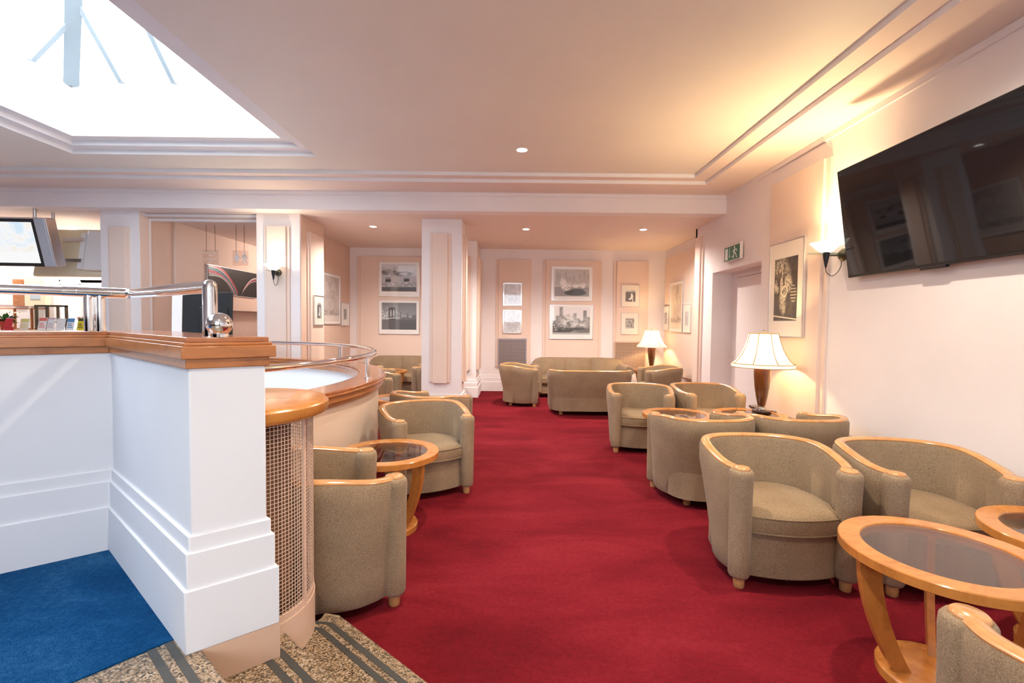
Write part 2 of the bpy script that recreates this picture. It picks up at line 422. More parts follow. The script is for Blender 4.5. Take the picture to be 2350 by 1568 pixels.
# landing and two granite treads
def strip(p0, p1, q0, q1): return [pq(p0, q0), pq(p1, q0), pq(p1, q1), pq(p0, q1)]
struct(MB().prism(strip(-4.5, .505, -1.86, 3.2), 0.002, .375).build('trim_1', M['granite'], bevel=.006), 'speckled granite landing at the head of the steps')
struct(MB().prism(strip(.45, .805, -1.90, 3.2), 0.002, .25).build('trim_2', M['granite'], bevel=.006), 'middle granite tread with two dark grip strips')
t3 = [pq(.7, -2.0), pq(1.00, -2.0), pq(1.03, -1.965), pq(1.103, -1.915), pq(1.103, 3.2), pq(.7, 3.2)]
struct(MB().prism([pq(.7, -1.96), pq(1.03, -1.968), pq(1.068, -1.995), pq(1.103, -1.93), pq(1.103, 3.2), pq(.7, 3.2)], 0.002, .125).build('trim_3', M['granite'], bevel=.006),
       'lowest granite step beside the red carpet')
sb = MB()
for pn, z, qa in ((1.103, .125, -1.93), (.805, .25, -1.72), (.505, .375, -1.855)):
    for d0, d1 in ((.050, .074), (.097, .121)):
        if pn > 1:
            sb.add([pq(pn - d0, qa + .03) + (z + .0015,), pq(pn - d1, qa + .02) + (z + .0015,), pq(pn - d1, 3.1) + (z + .0015,), pq(pn - d0, 3.1) + (z + .0015,)], [(0, 1, 2, 3)])
            sb.add([pq(pn - d0, qa + .03) + (z + .0015,), pq(pn - d1, qa + .02) + (z + .0015,), pq(pn - d1 - .07, qa - .075) + (z + .0015,), pq(pn - d0 - .07, qa - .075) + (z + .0015,)], [(0, 1, 2, 3)])
        else:
            sb.add([pq(pn - d0, qa) + (z + .0015,), pq(pn - d1, qa) + (z + .0015,), pq(pn - d1, 3.1) + (z + .0015,), pq(pn - d0, 3.1) + (z + .0015,)], [(0, 1, 2, 3)])
struct(sb.build('trim_4', M['stripe'], smooth=False), 'dark grip strips let into the granite steps')
struct(MB().prism([pq(-4.5, -1.857), pq(.80, -1.857), pq(1.6, -3.2), pq(.6, -6.5), pq(-4.5, -6.5)], 0.003, .379).build('floor_upper', M['blue']), 'blue carpet on the raised floor by the parapet')

# ceilings
cm = MB()
def frame(mb, o, i, z):   # o, i = (x0,x1,y0,y1)
    vs = [(o[0], o[2], z), (o[1], o[2], z), (o[1], o[3], z), (o[0], o[3], z), (i[0], i[2], z), (i[1], i[2], z), (i[1], i[3], z), (i[0], i[3], z)]
    mb.add(vs, [(0, 1, 5, 4), (1, 2, 6, 5), (2, 3, 7, 6), (3, 0, 4, 7)])
def risers(mb, r, z0, z1):
    c = [(r[0], r[2]), (r[1], r[2]), (r[1], r[3]), (r[0], r[3])]
    for a, b in zip(c, c[1:] + c[:1]): mb.add([a + (z0,), b + (z0,), b + (z1,), a + (z1,)], [(0, 1, 2, 3)])
E0 = (XL, XR, YB, YBEAM); E1 = (-8.6, 2.53, -3.5, 6.27); E2 = (-8.45, 2.335, -3.35, 6.13)
K0 = (-5.20, -2.33, -.6, 5.62); K1 = (-5.07, -2.475, -.47, 5.48); K2 = (-4.94, -2.615, -.34, 5.34)
frame(cm, E2, K0, ZC)
struct(cm.build('ceiling', M['ceil'], smooth=False), 'cream ceiling around the skylight')
sf = MB(); frame(sf, E0, E1, ZS); frame(sf, E1, E2, ZS + .045)
struct(sf.build('ceiling_border', M['soffit'], smooth=False), 'peach stepped border of the ceiling')
rs = MB(); risers(rs, E1, ZS, ZS + .045); risers(rs, E2, ZS + .045, ZC)
struct(rs.build('trim_5', M['riser'], smooth=False), 'white step edges around the ceiling')
# skylight well
kw = MB(); risers(kw, K0, ZC, ZC + .05); frame(kw, K0, K1, ZC + .05); risers(kw, K1, ZC + .05, ZC + .10); frame(kw, K1, K2, ZC + .10); risers(kw, K2, ZC + .10, 4.10)
struct(kw.build('trim_6', M['riser'], smooth=False), 'white stepped rim and shaft of the skylight')
sk = bpy.data.objects.new('window_1', None); COL.objects.link(sk); sk.location = (0, 0, 4.1); struct(sk, 'hipped glass roof of the skylight')
xm = (K2[0] + K2[1]) / 2; hw = (K2[1] - K2[0]) / 2; zr = hw * 1.0
ra = (xm, K2[2] + hw, zr); rb = (xm, K2[3] - hw, zr)
bars = MB()
def bar(mb, a, b, w, h):
    a, b = Vector(a), Vector(b); t = (b - a).normalized(); sd = t.cross(Vector((0, 0, 1))).normalized() * (w / 2); up = sd.cross(t).normalized() * (h / 2)
    mb.loft([[a + sd + up, a - sd + up, a - sd - up, a + sd - up], [b + sd + up, b - sd + up, b - sd - up, b + sd - up]])
cs = [(K2[0], K2[2], 0), (K2[1], K2[2], 0), (K2[1], K2[3], 0), (K2[0], K2[3], 0)]
for c, r in zip(cs, (ra, ra, rb, rb)): bar(bars, c, r, .13, .16)
bar(bars, ra, rb, .12, .14)
for k in range(1, 4):
    x = K2[0] + k * (K2[1] - K2[0]) / 4; z = hw - abs(x - xm)
    bar(bars, (x, K2[3], 0), (x, K2[3] - z, z), .05, .09); bar(bars, (x, K2[2], 0), (x, K2[2] + z, z), .05, .09)
y = K2[2] + hw / 2
while y < K2[3]:
    z = min(hw, y - K2[2], K2[3] - y)
    bar(bars, (K2[0], y, 0), (K2[0] + z, y, z), .05, .09); bar(bars, (K2[1], y, 0), (K2[1] - z, y, z), .05, .09); y += hw / 2
bars.build('glazing_bar', plain('grey_glazing_bar', (.30, .34, .36), .5), sk, smooth=False)
gp = MB()
gp.add([cs[3], cs[2], rb], [(0, 1, 2)]); gp.add([cs[0], cs[1], ra], [(0, 1, 2)]); gp.add([cs[0], cs[3], rb, ra], [(0, 1, 2, 3)]); gp.add([cs[1], cs[2], rb, ra], [(0, 1, 2, 3)])
gp.build('pane', M['pane'], sk, smooth=False)

# ceiling beyond the beam, beam and its small mouldings
struct(MB().add([(XL, YBEAM, ZL), (3.4, YBEAM, ZL), (3.4, 11.2, ZL), (XL, 11.2, ZL)], [(0, 1, 2, 3)]).build('ceiling_lower', M['soffit'], smooth=False), 'lower peach ceiling beyond the beam')
struct(MB().box(XL, XR, YBEAM, YBEAM + .22, ZL - .001, ZS + .12).build('trim_7', M['wall']), 'white beam spanning the room below the main ceiling')
cr = MB().box(XL, XR, YBEAM - .018, YBEAM, ZS - .055, ZS); cr.box(XR - .018, XR, YB, YBEAM, ZS - .055, ZS)
struct(cr.build('trim_8', M['wall'], bevel=.004), 'thin cornice strip under the ceiling')
struct(MB().box(XL, 4, YB, YB + .02, ZS + .12, ZS + .14).build('trim_9', M['riser']))

# right wall with door recess
RY0, RY1, RZ = 5.765, 7.165, 2.253
w = MB().box(XR, XR + .35, YB, RY0, 0, ZS + .1).box(XR, XR + .35, RY0, RY1, RZ, ZS + .1).box(XR, XR + .35, RY1, 7.86, 0, ZS + .1)
struct(w.build('wall_right', M['wall'], smooth=False), 'pinkish white right wall')
struct(MB().box(XR + .30, XR + .36, RY0 - .05, RY1 + .05, 0, RZ + .05).build('wall_recess', M['wall'], smooth=False))
d1 = bpy.data.objects.new('door_1', None); COL.objects.link(d1); d1.location = (XR + .30, 6.45, 0); struct(d1, 'plain pale door set in the recess')
MB().box(-.03, .0, -.50, .49, .0, 2.16).build('door_leaf', M['wall'], d1, bevel=.003)
fr = MB().box(-.022, 0, -.56, -.505, 0, 2.17).box(-.022, 0, .495, .55, 0, 2.17).box(-.022, 0, -.56, .55, 2.172, 2.225)
fr.build('door_frame', M['wall'], d1, bevel=.003)
# right alcove wall and far wall
struct(MB().box(3.27, 3.5, 7.86, 10.3, 0, ZL).box(XR, 3.5, 7.80, 7.862, 0, ZL).build('wall_alcove_right', M['wall'], smooth=False))
struct(MB().box(-3.6, 3.5, YF, YF + .12, 0, ZL).build('wall_far', M['wall'], smooth=False), 'pinkish white far wall')
struct(MB().box(-3.75, -3.49, 7.86, YF + .05, 0, ZL).build('wall_alcove_left', M['peach_dark'], smooth=False), 'peach side wall of the left alcove')
struct(MB().box(XL - .1, XL, YB, 11.2, 0, ZS + .2).build('wall_left', M['wall'], smooth=False))
# back wall: entrance glazing behind the camera
bw = MB().box(XL, XR + .3, YB - .12, YB, 0, 1.5).box(XL, XR + .3, YB - .12, YB, 3.0, ZS + .2)
for x0, x1 in ((XL, -1.2), (2.2, XR + .3)): bw.box(x0, x1, YB - .12, YB, .4, 3.05)
struct(bw.build('wall_back', M['wall'], smooth=False), 'wall behind the camera with an entrance window')
for i, (x0, x1) in enumerate(((-1.2, 2.2),)):
    f = MB().box(x0, x0 + .06, YB - .08, YB - .03, 1.5, 3.0).box(x1 - .06, x1, YB - .08, YB - .03, 1.5, 3.0).box(x0, x1, YB - .08, YB - .03, 1.5, 1.56).box(x0, x1, YB - .08, YB - .03, 2.94, 3.0)
    wf = struct(f.build('window_%d' % (i + 3), M['riser'], smooth=False))
    MB().add([(x0, YB - .06, 1.5), (x1, YB - .06, 1.5), (x1, YB - .06, 3), (x0, YB - .06, 3)], [(0, 1, 2, 3)]).build('pane', M['pane'], wf, smooth=False)

# pillars ------------------------------------------------------------
def plinth(mb, x0, x1, y0, y1, tops=(.20, .29, .345), step=.016):
    n = len(tops)
    for i, z in enumerate(tops):
        e = step * (n - i); mb.box(x0 - e, x1 + e, y0 - e, y1 + e, 0.001, z)
def panel_face(mb, axis, at, sgn, a0, a1, z0, z1, inset=.045, d=.026):
    """stepped raised panel; axis 'x' = face at x=at, 'y' = face at y=at; sgn = outward direction"""
    for k, (i, dz) in enumerate(((0, 0), (inset, .0))):
        lo, hi = sorted((at, at + sgn * d * (k + 1)))
        if axis == 'y': mb.box(a0 + i, a1 - i, lo, hi, z0 + dz - (.012 if k else 0), z1 - dz)
        else: mb.box(lo, hi, a0 + i, a1 - i, z0 + dz - (.012 if k else 0), z1 - dz)
pm = MB().box(-1.405, -.785, 7.29, 7.80, 0, ZL); plinth(pm, -1.405, -.785, 7.29, 7.80)
struct(pm.build('wall_pillar_front', M['wall'], bevel=.004), 'white square pillar in front of the far alcoves')
pp = MB(); panel_face(pp, 'y', 7.29, -1, -1.27, -.955, .535, 2.828); panel_face(pp, 'x', -.785, 1, 7.40, 7.70, .535, 2.828)
struct(pp.build('trim_10', M['peach'], bevel=.003), 'peach stepped panel on the front pillar')
pm = MB().box(-.94, -.70, 9.20, YF + .02, 0, ZL); plinth(pm, -.94, -.70, 9.20, YF)
struct(pm.build('wall_pillar_far', M['wall'], bevel=.004), 'white pier between the two far alcoves')
pp = MB(); panel_face(pp, 'y', 9.20, -1, -.935, -.82, .535, 2.75, .02); panel_face(pp, 'x', -.70, 1, 9.32, 9.95, .535, 2.75)
struct(pp.build('trim_11', M['peach'], bevel=.003), 'peach panels on the far pier')
pm = MB().box(-3.82, -3.17, 7.05, 7.90, 0, ZL)
struct(pm.build('wall_pillar_sconce', M['wall'], bevel=.004), 'white pillar carrying the small left wall light')
pp = MB(); panel_face(pp, 'y', 7.05, -1, -3.69, -3.315, .6, 2.86)
struct(pp.build('trim_12', M['peach'], bevel=.003), 'peach panel behind the left wall light')
pp = MB().box(-3.1702, -3.158, 7.06, 7.898, .35, ZL - .002)
struct(pp.build('trim_13', M['peach_dark']), 'peach side of the left wall light pillar')
pp = MB(); panel_face(pp, 'x', -3.158, 1, 7.25, 7.86, .5, 2.835, .05, .02)
struct(pp.build('trim_14', M['peach'], bevel=.003), 'stepped panel on the pillar side')
pm = MB().box(-6.07, -5.50, 6.97, 7.16, 0, ZL)
struct(pm.build('wall_pillar_left', M['wall'], bevel=.004), 'white pillar beside the reception')
pp = MB().box(-5.5002, -5.494, 6.98, 7.157, .3, 3.0); panel_face(pp, 'y', 6.97, -1, -5.94, -5.635, .6, 2.81)
struct(pp.build('trim_15', M['peach'], bevel=.003), 'peach panel on the reception pillar')
# corridor between the two left pillars
cw = MB().box(-6.0, -5.53, 7.158, 7.72, 0, ZL)
struct(cw.build('wall_corridor_end', M['peach_dark'], smooth=False))
cw = MB().box(-6.0, -5.50, 7.72, 11.0, 1.655, ZL).box(-6.0, -5.72, 7.72, 11.0, 0, 1.66)
struct(cw.build('wall_corridor_left', M['peach'], smooth=False), 'peach corridor wall with the abstract picture')
struct(MB().box(-3.83, -3.70, 7.9, 11.0, 0, ZL).build('wall_corridor_right', M['peach'], smooth=False))
struct(MB().box(-6.0, -3.6, 10.9, 11.0, 0, ZL).build('wall_corridor_back', M['wall'], smooth=False))
tr = MB().box(-5.55, -5.495, 7.158, 7.20, .1, 2.99).box(-5.55, -3.82, 7.20, 7.26, 2.955, 2.995).box(-5.50, -3.82, 7.12, 7.16, 3.005, 3.045)
struct(tr.build('trim_16', M['riser'], bevel=.004), 'white door trim around the corridor opening')
struct(MB().box(-5.5, -3.82, 7.17, 7.20, 3.0, ZL).build('trim_17', M['peach']))

# far wall panels, base mouldings
pp = MB(); panel_face(pp, 'y', YF, -1, -.355, .401, .53, 2.826, .06)
struct(pp.build('trim_18', M['peach'], bevel=.003), 'narrow peach panel with two small pictures, left on the far wall')
pp = MB(); panel_face(pp, 'y', YF, -1, .653, 1.903, .5, 2.818, .06)
struct(pp.build('trim_19', M['peach'], bevel=.003), 'wide peach panel behind the two posters')
pp = MB(); panel_face(pp, 'y', YF, -1, 2.165, 2.91, .5, 2.816, .06)
struct(pp.build('trim_20', M['peach'], bevel=.003), 'peach panel at the right of the far wall')
pp = MB(); panel_face(pp, 'y', YF, -1, -3.332, -1.62, .6, 2.859, .08)
struct(pp.build('trim_21', M['peach'], bevel=.003), 'peach panel in the left alcove')
pp = MB(); panel_face(pp, 'x', 3.27, -1, 8.2, 10.03, .5, 2.85, .06)
struct(pp.build('trim_22', M['peach'], bevel=.003), 'peach panel on the right alcove wall')
pp = MB(); panel_face(pp, 'x', XR, -1, 4.525, 5.545, .5, 3.076, .06)
struct(pp.build('trim_23', M['peach'], bevel=.003), 'tall peach panel on the right wall')
pp = MB(); panel_face(pp, 'x', XR, -1, 7.50, 7.80, .5, 2.88, .05)
struct(pp.build('trim_24', M['peach'], bevel=.003), 'slim peach panel beyond the door recess')
bb = MB()
for i, z in enumerate((.20, .29, .345)):
    e = .016 * (3 - i)
    bb.box(-.70, 3.27, YF - e, YF, 0.001, z).box(-3.49, -.95, YF - e, YF, 0.001, z).box(3.27 - e, 3.27, 7.862, YF, 0.001, z).box(-3.49, -3.49 + e, 7.9, YF, 0.001, z)
    bb.box(XR - e, XR, 7.165, 7.862, .001, z).box(XR - e, XR, YB, -1, .001, z)
struct(bb.build('baseboard_far', M['wall'], bevel=.003), 'stepped white base moulding')
lg = MB().box(XR - .12, XR, 2.0, 5.74, .465, .49); struct(lg.build('trim_25', M['ledge'], bevel=.004), 'dark ledge along the right wall')
lg = MB().box(XR - .10, XR, 2.0, 5.74, 0.001, .465); struct(lg.build('baseboard_right', M['wall']), 'pale boxed base under the ledge')

# parapet with plinth and wooden cap -----------------------------------
def offset_poly(poly, d):
    n = len(poly); a = sum(poly[i][0] * poly[(i + 1) % n][1] - poly[(i + 1) % n][0] * poly[i][1] for i in range(n))
    if a < 0: poly = poly[::-1]
    out = []
    for i in range(n):
        p0, p1, p2 = Vector(poly[i - 1]), Vector(poly[i]), Vector(poly[(i + 1) % n])
        n1 = Vector(((p1 - p0).y, -(p1 - p0).x)).normalized(); n2 = Vector(((p2 - p1).y, -(p2 - p1).x)).normalized()
        k = d / max(.25, 1 + n1.dot(n2)); q = p1 + (n1 + n2) * k; out.append((q.x, q.y))
    return out
e1 = Vector((.78, .628)).normalized(); e2 = Vector((-.772, .636)).normalized(); n2v = Vector((-e2.y, e2.x)) * 1.0
if n2v.dot(Vector((-1, -1))) < 0: n2v = -n2v
d3 = Vector((-.776, -.63)).normalized(); n3v = Vector((-d3.y, d3.x))
if n3v.dot(Vector((1, -1))) < 0: n3v = -n3v
def meet(p, d, q, e):
    den = d.x * e.y - d.y * e.x; t = ((q - p).x * e.y - (q - p).y * e.x) / den; return p + d * t
Cc = Vector((-1.036, 1.505)); Rr = Cc + e1 * .222
Ipl = Vector((-1.873, 2.149)); Ii = meet(Cc, e2, Ipl - n3v * .028, d3)
Ll = Ii + d3 * 2.2
TK = .24
Lb = Ll - n3v * TK; Kk = meet(Rr, e2, Lb, d3)
FOOT = [tuple(p) for p in (Cc, Rr, Kk, Lb, Ll, Ii)]
pb = MB().prism(FOOT, .374, 1.31)
for d, z in ((.028, .582), (.019, .70), (.010, .752)): pb.prism(offset_poly(FOOT, d), .374, z)
struct(pb.build('wall_parapet', M['wall_cool'], bevel=.004), 'white parapet wall with stepped base at the head of the steps')
lo = MB().prism(offset_poly([tuple(Cc), tuple(Rr), tuple(Rr + e2 * .6), tuple(Cc + e2 * .6)], .028), .10, .3741)
struct(lo.build('trim_26', M['base_peach']), 'bare peach foot of the parapet below the landing')
cp = MB()
for d, z0, z1 in ((.010, 1.295, 1.328), (.025, 1.327, 1.368), (.017, 1.368, 1.379)): cp.prism(offset_poly(FOOT, d), z0, z1)
struct(cp.build('trim_27', M['cap'], bevel=.003), 'wooden moulding under the parapet top')
struct(MB().prism(offset_poly(FOOT, .009), 1.378, 1.396).build('trim_28', M['cap_top'], bevel=.004), 'polished wooden top of the parapet')

# parapet rail
NW = Vector((-1.026, 1.60)); BEND = meet(NW, e2, Vector((-1.93, 2.166)), d3)
hr = thing('handrail', 'chrome handrail with ball finial along the wooden parapet top', 'handrail', (NW.x, NW.y, 1.396))
def rel(x, y, z): return (x - NW.x, y - NW.y, z - 1.396)
LE = BEND + d3 * 1.6
bd = [Vector((BEND.x, BEND.y, 1.575)) - Vector((e2.x, e2.y, 0)) * k for k in (.05, .02)] + [Vector((BEND.x, BEND.y, 1.575)) + Vector((d3.x, d3.y, 0)) * k for k in (.02, .05)]
MB().tube([rel(NW.x, NW.y, 1.565)] + [rel(*p) for p in bd] + [rel(LE.x, LE.y, 1.575)], .0225, 20).build('rail', M['chrome'], hr)
MB().lathe([(.0225, 0.0), (.0225, .165), (.021, .178), (.016, .187), (.008, .192), (0.0005, .193)], (0, 0, 0), 28).build('newel_post', M['chrome'], hr)
bl = MB().sphere((.047, -.026, .042), .0395, 32).lathe([(.027, 0), (.027, .010), (.02, .016)], (.047, -.026, 0), 28); bl.build('ball_finial', M['chrome'], hr)
PP = Vector((-1.93, 2.166))
for k in (-.012, .028):
    q = PP + d3 * -k; MB().lathe([(.019, 0), (.019, .165)], rel(q.x, q.y, 1.396), 20).build('post', M['chrome'], hr)
fl = MB()
for k in (-.05, .07): q = PP - d3 * k; fl.lathe([(.024, 0), (.024, .012)], rel(q.x, q.y, 1.57), 20)
for k in (.012,): q = PP - d3 * k; fl.tube([rel(q.x + d3.x * .11, q.y + d3.y * .11, 1.5755), rel(q.x - d3.x * .11, q.y - d3.y * .11, 1.5755)], .0245, 20)
fl.build('sleeve', M['chrome'], hr)

# round counter --------------------------------------------------------
RC = (-3.93, 4.10); A0, A1 = R(-33), R(150)
rc = thing('round_counter', 'curved peach counter with broad wooden top and rail', 'counter', (RC[0], RC[1], 0))
def arcband(mb, r0, r1, z0, z1, n=96, a0=A0, a1=A1):
    rings = []
    for k in range(n + 1):
        a = a0 + (a1 - a0) * k / n; c, s_ = math.cos(a), math.sin(a)
        rings.append([(r0 * c, r0 * s_, z0), (r1 * c, r1 * s_, z0), (r1 * c, r1 * s_, z1), (r0 * c, r0 * s_, z1)])
    mb.loft(rings); return mb
arcband(MB(), 2.55, 2.66, .001, .90).build('counter_wall', paint('counter_peach_paint', (.78, .62, .50)), rc)
arcband(MB(), 2.53, 2.549, .001, .90).build('inner_lining', plain('white_lining', (.9, .9, .9), .6), rc)
cpm = MB(); arcband(cpm, 2.53, 2.686, .82, .855); arcband(cpm, 2.52, 2.716, .855, .905); arcband(cpm, 2.51, 2.735, .905, .922)
cpm.build('edge_moulding', M['cap'], rc, bevel=.004)
cpm = MB(); arcband(cpm, 2.475, 2.724, .922, .945); arcband(cpm, 2.455, 2.52, .90, .922)
cpm.build('wooden_top', M['cap_top'], rc, bevel=.005)
cpm = MB(); arcband(cpm, 2.470, 2.531, .83, .90); cpm.build('inner_lip', M['cap'], rc, bevel=.004)
struct(MB().lathe([(2.5, .001), (2.5, .012)], (RC[0], RC[1], 0), 64).build('floor_bounce_disc', M['wall_cool'], smooth=False), 'unseen pale disc inside the round counter, added against red bounce')  # hidden pale disc, added to keep red carpet bounce off the lining
rr = thing('handrail', 'chrome tube rail on short posts over the round counter', 'handrail', (RC[0], RC[1], .945))
pts = [(2.625 * math.cos(A0 + (A1 - A0) * k / 80), 2.625 * math.sin(A0 + (A1 - A0) * k / 80), .205) for k in range(81)]
MB().tube(pts, .0235, 18).build('rail', M['chrome'], rr)
def ang(x, y): return math.atan2(y - RC[1], x - RC[0])
for a in (ang(-1.338, 4.283), ang(-2.25, 6.06), ang(-1.6, 2.75)):
    for da in (-.0085, .0085):
        MB().lathe([(.0135, 0), (.0135, .19)], (2.62 * math.cos(a + da), 2.62 * math.sin(a + da), 0), 16).build('post', M['chrome'], rr)
    MB().lathe([(.048, 0), (.048, .006)], (2.62 * math.cos(a), 2.62 * math.sin(a), 0), 24).build('flange', M['chrome'], rr)

# half-round grille cover behind the parapet -----------------------------
GC = Vector((-1.118, 1.909)); ga = math.atan2(e1.y, e1.x); G0, G1 = ga - R(92), ga + R(92)
gr = thing('grille_cover', 'half round grille cover with wooden top behind the parapet', 'grille cover', (GC.x, GC.y, .125))
RG = .283; z0, z1 = .165, .945
def gz(z): return z - 0.0
gm = MB(); nv = 62; nh = 51
for k in range(nv + 1):
    a = G0 + (G1 - G0) * k / nv; da = .0012 / RG
    gm.add([(RG * math.cos(a - da), RG * math.sin(a - da), z0), (RG * math.cos(a + da), RG * math.sin(a + da), z0), (RG * math.cos(a + da), RG * math.sin(a + da), z1), (RG * math.cos(a - da), RG * math.sin(a - da), z1)], [(0, 1, 2, 3)])
for j in range(nh + 1):
    z = z0 + (z1 - z0) * j / nh; vs = []; fs = []
    for k in range(nv + 1):
        a = G0 + (G1 - G0) * k / nv; vs += [(RG * math.cos(a), RG * math.sin(a), z - .0012), (RG * math.cos(a), RG * math.sin(a), z + .0012)]
        if k: fs.append((2 * k - 2, 2 * k, 2 * k + 1, 2 * k - 1))
    gm.add(vs, fs)
g = gm.build('wire_mesh', M['mesh_metal'], gr, smooth=False); so = g.modifiers.new('thick', 'SOLIDIFY'); so.thickness = .002
gf = MB(); arcband(gf, RG - .012, RG + .006, 0.001, z0 + .002, 40, G0, G1); arcband(gf, RG - .012, RG + .003, z0, z0 + .03, 40, G0, G1); gf.build('base_band', M['mesh_metal'], gr)
arcband(MB(), RG - .01, RG + .003, z1 - .005, z1 + .025, 40, G0, G1).build('top_band', M['mesh_metal'], gr)
gu = MB()
for off in (-.765, .12, .95):
    a = ga + off; c, s_ = math.cos(a), math.sin(a); gu.add([], [])
    arcband(gu, RG - .004, RG + .005, z0, z1, 2, a - .028, a + .028)
gu.build('upright', M['mesh_metal'], gr)
ins = MB(); arcband(ins, .10, .20, .02, .9, 24, G0 + .2, G1 - .2); ins.build('inner_core', M['inner_dark'], gr)
tp = MB(); AR = []
nn = 48
prof = [(.318, .942), (.340, .952), (.347, .965), (.347, .992), (.340, .997), (.334, 1.006), (.326, 1.008)]
vs = []; fs = []
for k in range(nn + 1):
    a = G0 + .1 + (G1 - G0 - .2) * k / nn
    vs += [(r_ * math.cos(a), r_ * math.sin(a), z) for r_, z in prof]
m_ = len(prof)
for k in range(nn):
    for j in range(m_ - 1): fs.append((k * m_ + j, (k + 1) * m_ + j, (k + 1) * m_ + j + 1, k * m_ + j + 1))
fs.append(tuple(k * m_ + m_ - 1 for k in range(nn + 1))); fs.append(tuple(k * m_ for k in range(nn + 1))[::-1])
fs.append(tuple(range(m_))[::-1]); fs.append(tuple(nn * m_ + j for j in range(m_)))
tp.add(vs, fs); tp.build('wooden_top', M['cherry'], gr)

# ------------------------------------------------------------------ tub chairs
HALF = [(.292, -.285), (.308, -.245), (.338, -.16), (.352, -.03), (.346, .09), (.312, .20), (.235, .278), (.125, .318), (0, .330)]
def sstep(x, a, b): x = max(0, min(1, (x - a) / (b - a))); return x * x * (3 - 2 * x)
def tub_path(e):
    h = smooth_path([(x + (e if x > .001 else 0), y, 0) for x, y in HALF[:-1]] + ([(e * .5, .326, 0)] if e > .05 else []) + [(0, .330, 0)], 6)
    return h + [Vector((-p.x, p.y, 0)) for p in h[-2::-1]]
def make_tub(e, label, name='tub_chair', cat='armchair'):
    t = thing(name, label, cat)
    P = tub_path(e); n = len(P)
    # arc length from the nearest post
    L = [0.0]
    for i in range(1, n): L.append(L[-1] + (P[i] - P[i - 1]).length)
    N = []
    for i in range(n):
        tg = (P[min(i + 1, n - 1)] - P[max(i - 1, 0)]).normalized(); N.append(Vector((tg.y, -tg.x, 0)))
    if N[n // 2].y < 0: N = [-v for v in N]
    rz = [.662 + .055 * sstep(min(l, L[-1] - l), .02, .46) for l in L]
    rings = []
    for p, nv_, z in zip(P, N, rz):
        back = sstep(p.y, -.12, .26)
        sec = [(-.034, .075), (-.034, z - .03), (-.026, z - .008), (.026, z - .006), (.036, z - .03), (.034, z - .12), (.018 - .03 * back, .38), (.004 - .07 * back, .16), (-.002 - .085 * back, .075), (-.01 - .085 * back, .062)]
        rings.append([tuple(p + nv_ * o + Vector((0, 0, zz))) for o, zz in sec])
    MB().loft(rings).build('upholstered_shell', M['fabric'], t, angle=60)
    # wooden rim
    rings = []
    for p, nv_, z in zip(P, N, rz):
        sec = [(-.024, z - .012), (-.027, z), (-.018, z + .011), (0, z + .0145), (.018, z + .011), (.027, z), (.024, z - .012)]
        rings.append([tuple(p + nv_ * o + Vector((0, 0, zz))) for o, zz in sec])
    rm = MB().loft(rings)
    for s in (-1, 1):
        c = (s * (.288 + e), -.283, 0)
        b = len(rm.v); rm.lathe([(.040, .656), (.046, .662), (.046, .668), (.038, .676), (.0005, .679)], (0, 0, 0), 24)
        for i in range(b, len(rm.v)): x, y, z = rm.v[i]; rm.v[i] = (c[0] + x * .95, c[1] + y * 1.05, z)
    rm.build('wooden_rim', M['beech'], t, angle=50)
    for s in (-1, 1):
        MB().lathe([(.030, .06), (.050, .064), (.057, .08), (.058, .2), (.060, .5), (.064, .62), (.062, .648), (.052, .662), (.0005, .664)], (s * (.290 + e), -.285, 0), 24).build('arm_post', M['fabric'], t, angle=60)
    # seat cushion
    out = []
    hw_ = .244 + e
    for k in range(17):
        x = -hw_ + 2 * hw_ * k / 16; q = x / hw_; out.append((x, -.30 - .048 * (1 - q * q)))
    side = [(.264 + e, -.20), (.304 + e, -.08), (.304 + e, .06), (.265 + e, .18), (.19 + e, .252), (.10 + e * .8, .275)]
    out += side + [(-x, y) for x, y in side[::-1]]
    o3 = [Vector((x, y, 0)) for x, y in out]
    cy_ = -.02
    def ring(sc, z): return [((p.x - 0) * (1 - sc / (hw_)), cy_ + (p.y - cy_) * (1 - sc / .3), z) for p in o3]
    cu = MB().loft([ring(.018, .305), ring(.004, .312), ring(0, .325), ring(-.003, .36), ring(0, .398), ring(.006, .412), ring(.03, .424), ring(.09, .434), ring(.18, .438)])
    cus = cu.build('seat_cushion', M['fabric_seat'], t, angle=70)
    MB().tube(ring(-.001, .405), .0045, 6, closed=True).build('piping', M['fabric_seat'], cus)
    MB().tube(ring(-.001, .318), .0045, 6, closed=True).build('piping', M['fabric_seat'], cus)
    base = []
    for k in range(17):
        x = -(.25 + e) + 2 * (.25 + e) * k / 16; q = x / (.25 + e); base.append((x, -.262 - .05 * (1 - q * q)))
    base += [(.30 + e, -.10), (.28 + e, .1), (.15 + e, .2), (-.15 - e, .2), (-.28 - e, .1), (-.30 - e, -.10)]
    MB().prism(base, .055, .303).build('seat_base', M['fabric'], t, bevel=.008)
    for s in (-1, 1):
        for (x, y) in ((.288 + e, -.285), (.17 + e, .14)):
            MB().lathe([(.026, 0), (.029, .004), (.031, .05), (.031, .068)], (s * x, y, 0), 20).build('foot', M['foot'], t)
    return t
LOUNGE = 'tub armchairs around the lounge tables'
tub0 = make_tub(0.0, '')
first = [True]
def tub(x, y, deg, label):
    if first[0]:
        tub0.location = (x, y, 0); tub0.rotation_euler = (0, 0, R(deg)); tub0['label'] = label; tub0['group'] = LOUNGE; first[0] = False; return tub0
    return dup(tub0, (x, y, 0), R(deg), label, LOUNGE)
tub(1.58, 2.845, -2.7, 'taupe tub armchair in the right foreground facing the camera, nearest the red aisle')
tub(2.395, 2.76, -6, 'taupe tub armchair against the right wall under the television, half behind the near oval-looking table')
